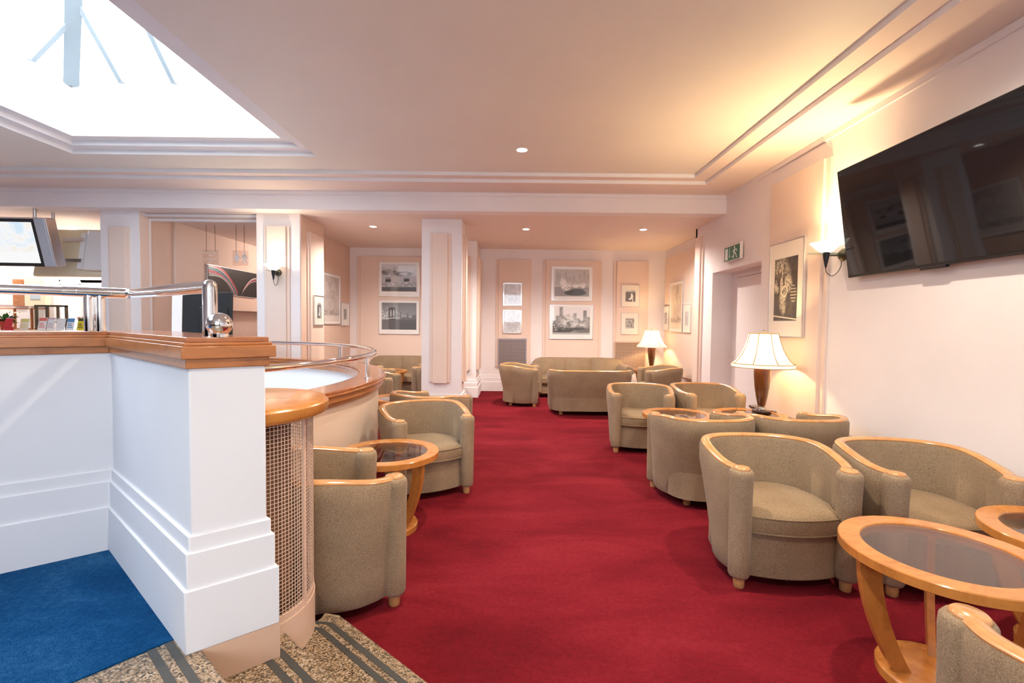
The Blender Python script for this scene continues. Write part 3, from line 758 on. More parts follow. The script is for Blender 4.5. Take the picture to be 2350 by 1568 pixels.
tub(1.595, 3.93, 184, 'taupe tub armchair seen from behind at the aisle, in front of the lamp tables')
tub(2.375, 3.97, 180, 'taupe tub armchair seen from behind under the wall light, right of another turned chair')
tub(1.525, 5.575, -8, 'taupe tub armchair facing forward beyond the round table, beside the red aisle')
tub(2.335, 5.68, 4, 'lamplit golden tub armchair facing forward just left of the big table lamp')
tub(2.66, 8.39, -92, 'tub armchair in the far right corner, turned side-on below the far table lamp')
tub(.14, 8.52, 86, 'tub armchair at the far end seen side-on, left of the far sofa')
tub(-.765, 4.11, 27.5, 'tub armchair backing onto the round counter, facing forward behind the left glass table')
tub(-.985, 2.475, 121, 'tub armchair in the left foreground beside the grille cover, seen from its side')
tub(-.87, 4.95, 153, 'tub armchair turned away, mostly hidden behind the chair at the round counter')
tub(-2.43, 8.02, 125, 'tub armchair in the left alcove seen from behind, nearest the alcove table')
tub(-2.02, 6.86, 92, 'tub armchair just beyond the round counter with only its arm showing')
tub(-1.43, 8.62, -90, 'tub armchair in the left alcove mostly hidden behind the white pillar')
tub(1.562, .99, 182, 'tub armchair at the bottom right corner of the frame, only one arm showing')
love = make_tub(.30, 'wide two-seat tub sofa with its back to the camera at the far end', 'tub_sofa', 'sofa')
love.location = (1.27, 7.71, 0); love.rotation_euler = (0, 0, PI + .01)

# three-seat sofas against the far wall
def make_sofa(label):
    t = thing('sofa', label, 'sofa', group='three-seat sofas along the far wall'); W = 1.02
    MB().box(-W + .1, W - .1, -.40, .38, .07, .27).build('base', M['fabric'], t, bevel=.02)
    for k in range(3):
        x0 = -.82 + k * .547; MB().box(x0 + .004, x0 + .543, -.44, .22, .27, .41).build('seat_cushion', M['fabric_seat'], t, bevel=.035, seg=4)
    def backring(x, dz, dy):
        return [(x, .18 + dy, .30), (x, .17 + dy, .45), (x, .235 + dy, .70 - dz), (x, .29 + dy, .755 - dz), (x, .36, .755 - dz), (x, .41, .70 - dz), (x, .42, .25), (x, .40, .12), (x, .25, .12)]
    xs = [-.99, -.96, -.90, -.80, -.5, -.285, -.275, -.265, 0, .265, .275, .285, .5, .80, .90, .96, .99]
    dz = [.20, .11, .04, .008, 0, 0, .006, 0, 0, 0, .006, 0, 0, .008, .04, .11, .20]; dy = [.0, 0, 0, 0, 0, 0, .012, 0, 0, 0, .012, 0, 0, 0, 0, 0, 0]
    MB().loft([backring(x, a, b) for x, a, b in zip(xs, dz, dy)]).build('backrest', M['fabric'], t, angle=70)
    for s in (-1, 1):
        prof = [(.80, .10), (.80, .54), (.815, .595), (.85, .63), (.90, .642), (.96, .63), (1.0, .595), (1.015, .545), (1.005, .50), (.97, .475), (.935, .465), (.93, .10)]
        rg = [[(s * x, y, z) for x, z in prof] for y in (-.44, .36)]
        MB().loft(rg).build('rolled_arm', M['fabric'], t, bevel=.012)
        for y in (-.36, .32): MB().lathe([(.022, 0), (.03, .075)], (s * .87, y, 0), 16).build('foot', M['foot'], t)
    return t
sofa = make_sofa('three-seat taupe sofa with rolled arms below the two harbour posters'); sofa.location = (1.40, 9.66, 0)
dup(sofa, (-2.03, 9.66, 0), 0, 'three-seat taupe sofa against the wall in the left alcove', 'three-seat sofas along the far wall')

# ------------------------------------------------------------------ round tables
def make_table(label):
    t = thing('side_table', label, 'table', group='round glass-topped wooden tables'); r = .352
    top = MB().lathe([(.268, .508), (.346, .508), (r, .512), (r, .546), (.349, .55), (.273, .55), (.270, .546), (.268, .538), (.268, .508)], (0, 0, 0), 72, caps=False)
    top.build('table_top', M['cherry'], t, angle=25)
    MB().lathe([(.272, .536), (.272, .5445)], (0, 0, 0), 72).build('glass_inset', M['smoke_glass'], t)
    MB().lathe([(.205, 0), (.205, .034), (.198, .042), (.0005, .043)], (0, 0, 0), 56).build('base_disc', M['cherry'], t)
    for k in range(3):
        a = k * 2 * PI / 3; c, s = math.cos(a), math.sin(a); rings = []
        for i in range(13):
            u = i / 12; z = .042 + .468 * u
            ro = .175 + .150 * math.sin(u * PI / 2) ** .9; wd = .066 + .022 * u
            ri = ro - wd
            rings.append([(c * rr_ - s * h, s * rr_ + c * h, z) for rr_, h in ((ro, -.0135), (ro, .0135), (ri, .0135), (ri, -.0135))])
        MB().loft(rings).build('leg', M['cherry'], t, angle=30)
    return t
tab0 = make_table('round glass-topped wooden table in the right foreground, nearest the camera')
tab0.location = (1.757, 1.877, 0); tab0.rotation_euler = (0, 0, R(176))
TG = 'round glass-topped wooden tables'
dup(tab0, (2.53, 2.03, 0), R(40), 'round wooden table cut by the right edge of the frame under the television', TG)
dup(tab0, (-.861, 3.275, 0), R(-31), 'round glass-topped wooden table in the left foreground by the round counter', TG)
dup(tab0, (1.71, 4.80, 0), R(20), 'round glass-topped table between the aisle chairs, left of the lamp table', TG)
dup(tab0, (2.46, 4.84, 0), R(20), 'round wooden table carrying the big lit lamp by the right wall', TG)
dup(tab0, (2.86, 9.55, 0), R(45), 'wooden table carrying the far lit lamp in the corner', TG)
dup(tab0, (-2.33, 8.89, 0), R(45), 'round wooden table in the left alcove before the sofa', TG)
dup(tab0, (-1.33, 5.66, 0), R(10), 'round table half hidden between the round counter and the white pillar', TG)

# ------------------------------------------------------------------ table lamps
def make_lamp(label):
    t = thing('table_lamp', label, 'lamp', group='lit table lamps')
    MB().lathe([(.09, 0), (.092, .008), (.088, .018), (.06, .022)], (0, 0, 0), 40).build('base', M['dark_base'], t)
    MB().lathe([(.048, .02), (.05, .03), (.042, .034), (.046, .044), (.04, .05), (.044, .060), (.036, .066)], (0, 0, 0), 32).build('collar', M['chrome'], t)
    MB().lathe([(.036, .064), (.040, .08), (.056, .16), (.071, .26), (.080, .36), (.083, .43), (.081, .462), (.076, .466)], (0, 0, 0), 40).build('body', M['lamp_wood'], t)
    MB().lathe([(.082, .464), (.083, .470), (.06, .478), (.055, .486), (.036, .490), (.03, .502), (.012, .506), (.010, .56), (.010, .70)], (0, 0, 0), 32).build('neck', M['chrome'], t)
    prof = [(.300, .512), (.262, .545), (.222, .600), (.190, .665), (.165, .735), (.146, .810), (.140, .828)]
    seg = 96; rings = []
    for r, z in prof:
        ring_ = []
        for k in range(seg):
            a = 2 * PI * k / seg; ph = (a * 8 / (2 * PI)) % 1.0; sag = 1 - .035 * math.sin(PI * ph) * (.3 + (r - .14) * 4)
            ring_.append((r * sag * math.cos(a), r * sag * math.sin(a), z))
        rings.append(ring_)
    sh = MB().loft(rings, caps=False).build('shade', M['shade'], t, angle=50)
    rb_ = MB()
    for k in range(8):
        a = 2 * PI * k / 8; rb_.tube([((r + .002) * math.cos(a), (r + .002) * math.sin(a), z) for r, z in prof], .0038, 6)
    rb_.build('rib', M['trimcloth'], sh)
    tb = MB()
    for r, z in ((.141, .829), (.301, .513), (.301, .476)): tb.tube([(r * math.cos(2 * PI * k / 64), r * math.sin(2 * PI * k / 64), z) for k in range(64)], .0035, 6, closed=True)
    tb.build('braid', M['trimcloth'], sh)
    fr_ = MB(); rings = []
    for z in (.512, .476): rings.append([((.299 + (.003 if k % 2 else -.003)) * math.cos(2 * PI * k / 120), (.299 + (.003 if k % 2 else -.003)) * math.sin(2 * PI * k / 120), z) for k in range(120)])
    fr_.loft(rings, caps=False).build('pleated_fringe', M['shade'], sh, smooth=False)
    MB().sphere((0, 0, .62), .035, 16, sz=1.25).build('bulb', M['bulb'], t)
    MB().lathe([(.006, .828), (.006, .845), (.010, .85), (.007, .862), (.0005, .866)], (0, 0, 0), 16).build('finial', M['bronze'], t)
    return t
lamp = make_lamp('large lit table lamp with cream shade on the table by the door recess'); lamp.location = (2.645, 4.95, .5505)
MB().tube(smooth_path([(.085, -.01, .006), (.14, -.03, .004), (.16, .02, .004), (.12, .06, .004), (.10, .12, .004)], 6), .003, 8).build('power_cord', M['cable'], lamp)
lamp2 = dup(lamp, (2.85, 9.58, .5505), .3, 'small-looking lit table lamp in the far right corner', 'lit table lamps'); lamp2.scale = (.97, .97, .97)

# ------------------------------------------------------------------ wall sconces
def make_sconce(label, scl=1.0):
    # local: wall at y=0, arm reaches to -y
    t = thing('wall_light', label, 'wall light', group='uplighter wall lights')
    pl = MB().lathe([(.058, 0), (.056, .010), (.045, .026), (.022, .036), (.0005, .038)], (0, 0, 0), 32)
    pl.v = [(x, -z, y) for x, y, z in pl.v]; pl.build('wall_plate', M['bronze'], t)
    g_ = MB().lathe([(.0005, -.004), (.115, -.004), (.118, 0), (.115, .004), (.0005, .004)], (0, -.16, .005), 48)
    g_.v = [(x * .55, -.16 + (y + .16) * 1.45, z) for x, y, z in g_.v]; g_.build('glass_arm', M['green_glass'], t)
    MB().tube([(.022, -.03, -.008), (.02, -.16, -.008)], .004, 8).tube([(-.022, -.03, -.008), (-.02, -.16, -.008)], .004, 8).build('rod', M['bronze'], t)
    MB().lathe([(.004, -.125), (.009, -.11), (.024, -.03), (.026, -.004), (.03, .012), (.022, .02)], (0, -.16, 0), 24).build('stem_holder', M['black'], t)
    MB().lathe([(.045, .02), (.075, .045), (.115, .085), (.132, .102), (.134, .105), (.128, .102), (.105, .082), (.065, .045), (.02, .028), (.0005, .027)], (0, -.16, 0), 40).build('bowl_shade', M['bowl'], t)
    MB().sphere((0, -.16, .105), .026, 14).build('bulb', M['bulb'], t)
    MB().tube(smooth_path([(0, -.16, -.12), (0, -.15, -.165), (0, -.10, -.195), (0, -.05, -.16), (0, -.02, -.10), (0, -.02, -.055)], 6), .0032, 8).build('flex', M['cable'], t)
    return t
sc1 = make_sconce('bronze wall light with glowing white bowl beside the television'); sc1.location = (XR - .0, 4.34, 2.118); sc1.rotation_euler = (0, 0, -PI / 2)
sc2 = dup(sc1, (-3.47, 7.05 - .036, 2.172), 0, 'small wall light glowing on the white pillar left of centre', 'uplighter wall lights')
for s in (sc1, sc2): s.scale = (1, 1, 1)

# ------------------------------------------------------------------ framed pictures
def picture(name, label, cat, loc, rz, w, h, pw, ph, kind, seed, frame_m=None, mat_m=None, fw=.012, depth=.022, group=None, off=0.0, tint=(1, 1, 1), caption=None, noprint=False):
    """local: picture faces -y, origin at its centre on the wall"""
    t = thing(name, label, cat, loc, rz, group)
    frame_m = frame_m or M['silver']; mat_m = mat_m or M['mat']
    fm = MB()
    for a in ((-w / 2, w / 2, h / 2 - fw, h / 2), (-w / 2, w / 2, -h / 2, -h / 2 + fw), (-w / 2, -w / 2 + fw, -h / 2 + fw, h / 2 - fw), (w / 2 - fw, w / 2, -h / 2 + fw, h / 2 - fw)):
        fm.box(a[0], a[1], -depth, 0, a[2], a[3])
    fm.build('frame', frame_m, t, bevel=.002)
    MB().box(-w / 2 + fw * .5, w / 2 - fw * .5, -depth + .006, -.001, -h / 2 + fw * .5, h / 2 - fw * .5).build('mat_board', mat_m, t, smooth=False)
    if not noprint:
        MB().box(-pw / 2, pw / 2, -.002, 0, -ph / 2, ph / 2).build('print', print_mat('print_' + name + str(seed), pw, ph, kind, seed, tint), t, smooth=False, loc=(0, -depth + .0055, off))
    if caption:
        text_part(caption, .075, M['grey_text'], t, (0, -depth + .005, off - ph / 2 - .05), sx=1.0)
    return t
YP = YF - .052
def far_pic(name, label, x0, x1, z0, z1, ix0, ix1, iz0, iz1, kind, seed, group, **kw):
    cx, cz = (x0 + x1) / 2, (z0 + z1) / 2
    return picture(name, label, 'picture', (cx, YP, cz), 0, x1 - x0, z1 - z0, ix1 - ix0, iz1 - iz0, kind, seed, off=(iz0 + iz1) / 2 - cz, group=group, **kw)
CAP = 'A N D R E A S  F E I N I N G E R'
for args in (('framed_poster', 'black and white harbour poster with steaming boats, upper of two above the far sofa', .832, 1.694, 1.963, 2.681, .889, 1.627, 2.053, 2.625, 'harbour', 1),
             ('framed_poster', 'black and white skyline poster with smoke among towers, lower of two above the far sofa', .797, 1.727, 1.139, 1.870, .863, 1.660, 1.242, 1.824, 'towers', 4)):
    p = far_pic(*args, 'large posters on the far wall', caption=None)
    text_part(CAP, .048, M['grey_text'], p, (0, -.0175, -.312), sx=.80)
for args in (('framed_poster', 'black and white ocean liner poster, upper of two in the left alcove', -2.856, -1.985, 2.008, 2.752, -2.790, -2.051, 2.119, 2.697, 'liner', 2),
             ('framed_poster', 'dark blue-grey bridge poster, lower of two in the left alcove', -2.856, -1.982, 1.203, 1.933, -2.790, -2.048, 1.305, 1.878, 'bridge', 3)):
    p = far_pic(*args, 'large posters on the far wall', tint=(.92, 1.0, 1.1))
    text_part(CAP, .048, M['grey_text'], p, (0, -.0175, -.318), sx=.78)
far_pic('framed_picture', 'small cream framed photo of a bright figure, upper one on the right far panel', 2.324, 2.708, 1.843, 2.306, 2.411, 2.621, 1.955, 2.195, 'figure', 5, 'small framed photos', mat_m=M['mat_cream'], fw=.007)
far_pic('framed_picture', 'small cream framed photo of dark waves, lower one on the right far panel', 2.326, 2.701, 1.253, 1.718, 2.422, 2.605, 1.384, 1.597, 'waves', 6, 'small framed photos', mat_m=M['mat_cream'], fw=.007)
for lab, z0, z1, sd in (('picture under glass paled by painted-in window glare, upper one on the left far panel', 1.844, 2.325, 7), ('picture under glass paled by painted-in window glare, lower one on the left far panel', 1.245, 1.747, 8)):
    far_pic('framed_picture', lab, -.20, .198, z0, z1, -.17, .168, z0 + .03, z1 - .03, 'grain', sd, 'pale pictures on the left far panel', tint=(1.25, 1.32, 1.42), fw=.016, frame_m=M['chrome'])  # bright bluish tint paints reflected window glare into the print
# right alcove pictures (face -x): rz = -pi/2
def side_pic(label, xw, sgn, y0, y1, z0, z1, pw, ph, kind, seed, group, **kw):
    return picture('framed_picture', label, 'picture', (xw, (y0 + y1) / 2, (z0 + z1) / 2), -PI / 2 if sgn < 0 else PI / 2, y1 - y0, z1 - z0, pw, ph, kind, seed, group=group, **kw)
XA = 3.27 - .052
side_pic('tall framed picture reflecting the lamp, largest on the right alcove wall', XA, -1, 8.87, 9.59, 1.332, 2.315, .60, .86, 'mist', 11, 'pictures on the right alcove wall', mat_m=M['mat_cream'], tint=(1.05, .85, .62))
side_pic('small framed picture nearest the far corner of the right alcove', XA, -1, 9.66, 9.99, 1.355, 1.852, .15, .24, 'waves', 12, 'pictures on the right alcove wall', mat_m=M['mat_cream'], fw=.007)
side_pic('small framed picture beside the pilaster on the right alcove wall', XA, -1, 8.46, 8.84, 1.328, 1.847, .17, .26, 'grain', 13, 'pictures on the right alcove wall', mat_m=M['mat_cream'], fw=.007)
side_pic('large framed photo of stage performers on the right wall below the wall light', XR - .052, -1, 4.792, 5.435, 1.338, 2.378, .425, .68, 'stage', 14, None, mat_m=M['mat_cream'], tint=(1.0, .88, .66), off=.0, depth=.03)
# left side pictures (face +x)
side_pic('narrow silver framed photo on the side of the white pillar', -3.118, 1, 7.378, 7.762, 1.397, 1.873, .155, .25, 'figure', 15, 'pictures left of the alcove', mat_m=M['mat_cream'], fw=.014)
side_pic('tall misty picture on the left alcove wall', -3.49, 1, 8.45, 9.517, 1.408, 2.380, .95, .86, 'mist', 16, 'pictures left of the alcove', tint=(1.0, .93, .9))
side_pic('small silver framed photo nearest the alcove corner on the left', -3.49, 1, 9.563, 10.02, 1.375, 1.854, .16, .22, 'waves', 17, 'pictures left of the alcove', fw=.014)

# abstract picture in the corridor
ab = thing('abstract_picture', 'wide black glossy picture with red, white and blue streaks in the corridor', 'picture', (-5.498, 9.28, 2.205), PI / 2)
MB().box(-.81, .81, -.03, 0, -.265, .265).build('frame', M['silver'], ab, bevel=.003)
MB().box(-.80, .80, -.034, -.029, -.255, .255).build('canvas', plain('black_gloss_panel', (.012, .009, .009), .3, Specular_IOR_Level=.25), ab, smooth=False)
cols = [((.55, .03, .07), .030), ((.75, .70, .70), .010), ((.02, .30, .45), .016), ((.60, .06, .10), .018), ((.70, .35, .38), .012), ((.08, .35, .45), .010), ((.75, .72, .70), .006)]
for i, (c, wd) in enumerate(cols):
    sw = MB(); vs = []; fs = []
    for k in range(25):
        u = k / 24; x = -.79 + .90 * u * (1 - .05 * i / 3); z = .235 - .028 * i - .44 * (u ** (2.6 + .12 * i)) + .02 * math.sin(i + u * 3)
        z = max(z, -.25); ww = wd * (1.3 - .8 * u)
        vs += [(x, -.0345 - .0003 * i, min(.25, z + ww)), (x, -.0345 - .0003 * i, max(-.25, z - ww))]
        if k: fs.append((2 * k - 2, 2 * k, 2 * k + 1, 2 * k - 1))
    sw.add(vs, fs).build('streak', plain('streak_paint_%d' % i, c, .3), ab, smooth=False)
for i in range(3):
    vs = []; fs = []
    for k in range(17):
        u = k / 16; x = .22 + .57 * u; z = -.25 + (.40 - .03 * i) * math.sin(u * PI / 2) ** .8; wd = .009 - .002 * i
        vs += [(x, -.0362, z + wd), (x, -.0362, z - wd)]
        if k: fs.append((2 * k - 2, 2 * k, 2 * k + 1, 2 * k - 1))
    MB().add(vs, fs).build('streak', plain('arc_paint_%d' % i, ((.7, .66, .62), (.5, .05, .09), (.6, .5, .5))[i], .3), ab, smooth=False)

# ------------------------------------------------------------------ ventilation grilles on far wall
def wall_grille(label, x0, x1, z0, z1, fm):
    t = thing('wall_grille', label, 'grille', ((x0 + x1) / 2, YP, z0), 0, 'wire grilles in the far wall panels'); w, h = x1 - x0, z1 - z0
    f = MB()
    for a in ((-w / 2, w / 2, h - .03, h), (-w / 2, w / 2, 0, .02), (-w / 2, -w / 2 + .02, .02, h - .03), (w / 2 - .02, w / 2, .02, h - .03)): f.box(a[0], a[1], -.015, 0, a[2], a[3])
    f.build('frame', fm, t)
    g = MB(); n = int(w / .02)
    for k in range(1, n): x = -w / 2 + w * k / n; g.box(x - .0035, x + .0035, -.008, -.005, .02, h - .03)
    n = int(h / .02)
    for k in range(1, n): z = h * k / n; g.box(-w / 2 + .02, w / 2 - .02, -.008, -.005, z - .0035, z + .0035)
    g.build('wire_mesh', fm, t, smooth=False)
    MB().box(-w / 2 + .01, w / 2 - .01, -.003, 0, .01, h - .02).build('backing', M['inner_dark'], t, smooth=False)
    return t
wall_grille('square wire grille behind the far armchair, below the pale pictures', -.301, .316, .55, 1.146, plain('grey_pink_grille', (.42, .36, .37), .35, .3))
wall_grille('wire grille behind the far table lamp', 2.197, 2.872, .5, 1.107, plain('peach_grille', (.62, .44, .34), .4))

# ------------------------------------------------------------------ television on the right wall
tvt = thing('television', 'large black flat television tilted on the right wall', 'television', (2.915, 3.33, 2.35), -PI / 2)
MB().box(-.83, .83, -.030, .012, -.465, .465).build('casing', M['black'], tvt, bevel=.004)
MB().box(-.822, .822, -.0335, -.029, -.442, .457).build('screen', M['screen'], tvt, smooth=False)
MB().box(-.10, .10, -.034, 0, -.482, -.462).build('sensor_bar', M['black'], tvt, bevel=.004)
MB().box(-.16, .16, .012, .112, -.10, .06).build('wall_bracket', M['black'], tvt)
tvt.rotation_euler = (R(8.2), 0, -PI / 2)

# ------------------------------------------------------------------ exit sign
ex = thing('exit_sign', 'green emergency exit sign with running man above the door recess', 'sign', (XR - .035, 6.44, 2.345), -PI / 2)
MB().box(-.232, .232, -.02, .02, 0, .225).build('housing', plain('pale_sign_housing', (.72, .68, .64), .4), ex, bevel=.003)
MB().box(-.222, .222, -.022, -.019, .008, .196).build('green_panel', M['green_sign'], ex, smooth=False)
sy = (-.0235, -.0215)
def spoly(mb, pts, ox=0.0, oz=0.0, k=1.0): mb.polyxz([(ox + x * k, oz + z * k) for x, z in pts], *sy)
s_ = MB(); spoly(s_, [(-.195, .022), (-.115, .022), (-.115, .178), (-.195, .178)]); s_.build('door_symbol', M['sign_white'], ex, smooth=False)
s_ = MB(); spoly(s_, [(-.066, .06), (-.066, .178), (-.056, .178), (-.056, .06)]); spoly(s_, [(-.082, .075), (-.061, .038), (-.040, .075), (-.061, .062)]); s_.build('arrow', M['sign_white'], ex, smooth=False)
s_ = MB(); spoly(s_, [(.080 + .017 * math.cos(a * PI / 6), .170 + .017 * math.sin(a * PI / 6)) for a in range(12)])
def limb(mb, a, b, w):
    a, b = Vector(a), Vector(b); t_ = (b - a).normalized(); n_ = Vector((-t_.y, t_.x)) * w / 2
    spoly(mb, [tuple(a + n_), tuple(b + n_), tuple(b - n_), tuple(a - n_)])
for a, b, w_ in (((.085, .150), (.075, .095), .034), ((.09, .142), (.140, .135), .014), ((.140, .135), (.155, .105), .012), ((.075, .142), (.045, .118), .014), ((.045, .118), (.02, .125), .012),
                 ((.078, .10), (.125, .075), .018), ((.125, .075), (.140, .030), .016), ((.140, .032), (.165, .034), .012), ((.070, .10), (.055, .06), .018), ((.055, .062), (.01, .040), .016), ((.06, .06), (.06, .02), .014)):
    limb(s_, a, b, w_)
s_.build('running_man', M['sign_white'], ex, smooth=False)
MB().tube([(-.16, 0, .225), (-.155, .0, .27)], .002, 6).tube([(.16, 0, .225), (.155, 0, .27)], .002, 6).build('hanger_wire', M['silver'], ex)

# ------------------------------------------------------------------ downlights
def downlight(label, x, y, z, r):
    t = thing('downlight', label, 'ceiling light', (x, y, z), 0, 'recessed ceiling lights')
    MB().lathe([(r * .82, -.001), (r, -.006), (r * 1.06, -.004), (r * 1.08, 0)], (0, 0, 0), 36).build('rim', M['white_plastic'], t)
    MB().lathe([(r * .85, -.0035), (r * .85, -.0015)], (0, 0, 0), 36).build('lens', M['lens'], t)
    return t
downlight('recessed ceiling light in the middle of the cream ceiling', .089, 5.343, ZC, .065)
for x, y, lab in ((-2.337, 7.909, 'recessed ceiling light over the left alcove'), (.214, 7.988, 'recessed ceiling light beyond the beam, middle of the row'), (2.169, 7.919, 'recessed ceiling light beyond the beam, nearest the right wall')):
    downlight(lab, x, y, ZL, .062)
tag(MB().lathe([(.055, 0), (.05, -.02), (.03, -.03), (.0005, -.031)], (0, 0, 0), 28).build('smoke_detector', plain('peach_detector', (.72, .58, .50), .5), loc=(.28, 9.1, ZL)), 'small round detector on the far lower ceiling', 'smoke detector')

# ------------------------------------------------------------------ hanging acrylic signs
def acrylic(label, x0, x1, z0, z1, wires):
    t = thing('hanging_sign', label, 'sign', ((x0 + x1) / 2, 7.9, z0), 0, 'clear signs hanging in the corridor'); cx = (x0 + x1) / 2
    MB().box(x0 - cx, x1 - cx, -.003, .003, 0, z1 - z0).build('clear_sheet', M['acrylic'], t, smooth=False)
    wm = MB()
    for x in wires: wm.tube([(x - cx, 0, z1 - z0 - .02), (x - cx, 0, ZL - z0)], .0035, 6)
    wm.build('hanging_wire', M['bronze'], t)
    return t
s1 = acrylic('clear hanging sign lettered with two suite names', -5.175, -4.915, 2.393, 2.632, (-5.114, -4.969))
for body, size, dz in (('PRINCE ALBERT', .041, .185), ('Suite', .034, .148), ('\u2022', .03, .118), ('CONNAUGHT', .045, .082), ('Suite', .034, .043)):
    text_part(body, size, M['white_print'], s1, (0, -.004, dz), sx=.82)
s2 = acrylic('clear hanging sign with white woman and man toilet symbols', -4.676, -4.415, 2.376, 2.628, (-4.62, -4.483))
def person(mb, ox, skirt):
    sy0 = (-.0055, -.0035)
    def pg(pts): mb.polyxz([(ox + x, z) for x, z in pts], *sy0)
    pg([(.018 * math.cos(a * PI / 7), .205 + .018 * math.sin(a * PI / 7)) for a in range(14)])
    if skirt:
        pg([(-.018, .18), (.018, .18), (.016, .14), (.046, .085), (-.046, .085), (-.016, .14)]); pg([(-.010, .087), (.012, .087), (.010, .045), (-.008, .045)])
    else:
        pg([(-.022, .18), (.022, .18), (.018, .115), (-.018, .115)]); pg([(-.018, .12), (.002, .12), (-.026, .045), (-.050, .045)]); pg([(-.002, .12), (.018, .12), (.050, .045), (.026, .045)])
    pg([(-.020, .18), (-.012, .165), (-.050, .115), (-.058, .123)]); pg([(.020, .18), (.012, .165), (.050, .115), (.058, .123)])
for ox, sk_ in ((-.060, True), (.068, False)):
    mb = MB(); person(mb, ox, sk_); mb.build('woman_symbol' if sk_ else 'man_symbol', M['white_print'], s2, smooth=False)

# ------------------------------------------------------------------ monitor and desk inside the round counter
dk = thing('desk', 'plain desk inside the round counter under the monitor', 'desk', (-2.42, 3.42, 0), R(-35))
MB().box(-.55, .55, -.28, .28, 1.06, 1.09).build('desk_top', M['cap'], dk, bevel=.004)
MB().box(-.5, -.46, -.25, .25, .013, 1.06).box(.46, .5, -.25, .25, .013, 1.06).box(-.46, .46, .20, .22, .3, 1.06).build('frame', M['white_plastic'], dk)
mn = thing('computer_monitor', 'black computer monitor seen from behind beyond the parapet', 'monitor', (-2.115, 3.33, 1.10), R(-28))
# back of the monitor faces -y locally
MB().box(-.20, .115, -.012, .018, .20, .555).build('casing', M['dark_grey'], mn, bevel=.006)
MB().box(-.262, -.196, -.014, .022, .19, .558).build('white_side', M['white_plastic'], mn, bevel=.006)
MB().box(-.09, .09, -.022, -.012, .225, .445).build('rear_panel', M['dark_grey'], mn, bevel=.004)
MB().box(.00, .045, -.05, -.02, .01, .33).build('stand', M['white_plastic'], mn, bevel=.006)
MB().box(-.03, .03, -.05, -.022, .305, .355).build('bracket', M['black'], mn, bevel=.004)
MB().box(-.05, .16, -.12, .08, 0, .012).build('foot_plate', M['white_plastic'], mn, bevel=.004)
mn.rotation_euler = (R(-4), 0, R(14))

# ------------------------------------------------------------------ reception seen beyond the parapet
ct = thing('reception_counter', 'reception counter with leaflets beyond the parapet', 'counter', (-7.35, 7.0, 0))
MB().box(-1.6, 1.24, -.18, .30, 1.21, 1.26).build('counter_top', M['cap'], ct, bevel=.005)
MB().box(-1.6, 1.22, -.12, .24, 0.001, 1.21).build('counter_front', M['peach'], ct)
def leaflet(x, label, w, h, c, head, hc, tilt=12, dy=0.0):
    t = thing('leaflet', label, 'leaflet', (x, 6.95 + dy, 1.261), 0, 'leaflets on the reception counter')
    def card(z0, z1, y0, y1): return [(z0, y0), (z1, y1)]
    k = math.tan(R(tilt))
    m = MB(); m.loft([[(-w / 2, 0, 0), (w / 2, 0, 0), (w / 2, .004, 0), (-w / 2, .004, 0)], [(-w / 2, h * k, h), (w / 2, h * k, h), (w / 2, h * k + .004, h), (-w / 2, h * k + .004, h)]])
    m.build('card', plain('leaflet_card', c, .4), t, smooth=False)
    def band(z0, z1, x0, x1, col, nm):
        m = MB().add([(x0, z0 * k - .0012, z0), (x1, z0 * k - .0012, z0), (x1, z1 * k - .0012, z1), (x0, z1 * k - .0012, z1)], [(0, 1, 2, 3)]); m.build(nm, plain('leaflet_ink', col, .4), t, smooth=False)
    band(h * (1 - head), h * .985, -w / 2 + .002, w / 2 - .002, hc, 'heading')
    if head < .5:
        for j in range(3): band(h * (.30 + .13 * j), h * (.30 + .13 * j) + .012, -w * .36, w * (.36 - .1 * j), hc, 'text_line')
    return t
for x, lab, w_, h_, c, hd, hc in (
    (-7.46, 'white leaflet with pink heading at the left of the reception counter', .11, .20, (.85, .80, .80), .16, (.70, .25, .40)),
    (-7.225, 'white card with yellow upper corner on the reception counter', .13, .19, (.85, .84, .72), .25, (.75, .75, .25)),
    (-6.96, 'white leaflet with red heading left of centre on the reception counter', .12, .21, (.87, .85, .84), .24, (.75, .18, .15)),
    (-6.832, 'white leaflet with grey picture beside the red-headed leaflet', .11, .21, (.86, .85, .84), .12, (.62, .45, .5)),
    (-6.69, 'plain white leaflet with dark square mark', .13, .20, (.88, .87, .85), .10, (.80, .78, .76)),
    (-6.545, 'white leaflet with blue heading', .11, .205, (.86, .87, .88), .28, (.10, .28, .55)),
    (-6.39, 'bright yellow leaflet with dark heading nearest the chrome posts', .105, .205, (.78, .60, .02), .20, (.05, .07, .04))):
    leaflet(x, lab, w_, h_, c, hd, hc)
tag(MB().box(-.05, .05, -.02, .02, 0, .07).add([(-.055, -.022, .07), (.055, -.022, .07), (.055, .012, .19), (-.055, .012, .19), (-.055, -.016, .07), (.055, -.016, .07), (.055, .018, .19), (-.055, .018, .19)],
    [(0, 1, 2, 3), (4, 7, 6, 5), (0, 3, 7, 4), (1, 5, 6, 2), (3, 2, 6, 7), (0, 4, 5, 1)]).build('collection_box', plain('red_plastic', (.62, .02, .03), .35), loc=(-7.345, 6.87, 1.261)), 'small red collection box on the reception counter', 'box')
pt = thing('potted_plant', 'potted green plant with cream flower at the left edge of the frame', 'plant', (-7.62, 7.09, 1.261))
MB().lathe([(.055, 0), (.075, .13), (.082, .135), (.080, .15), (.070, .15)], (0, 0, 0), 28).build('pot', plain('red_pot', (.55, .06, .04), .4), pt)
lf = MB()
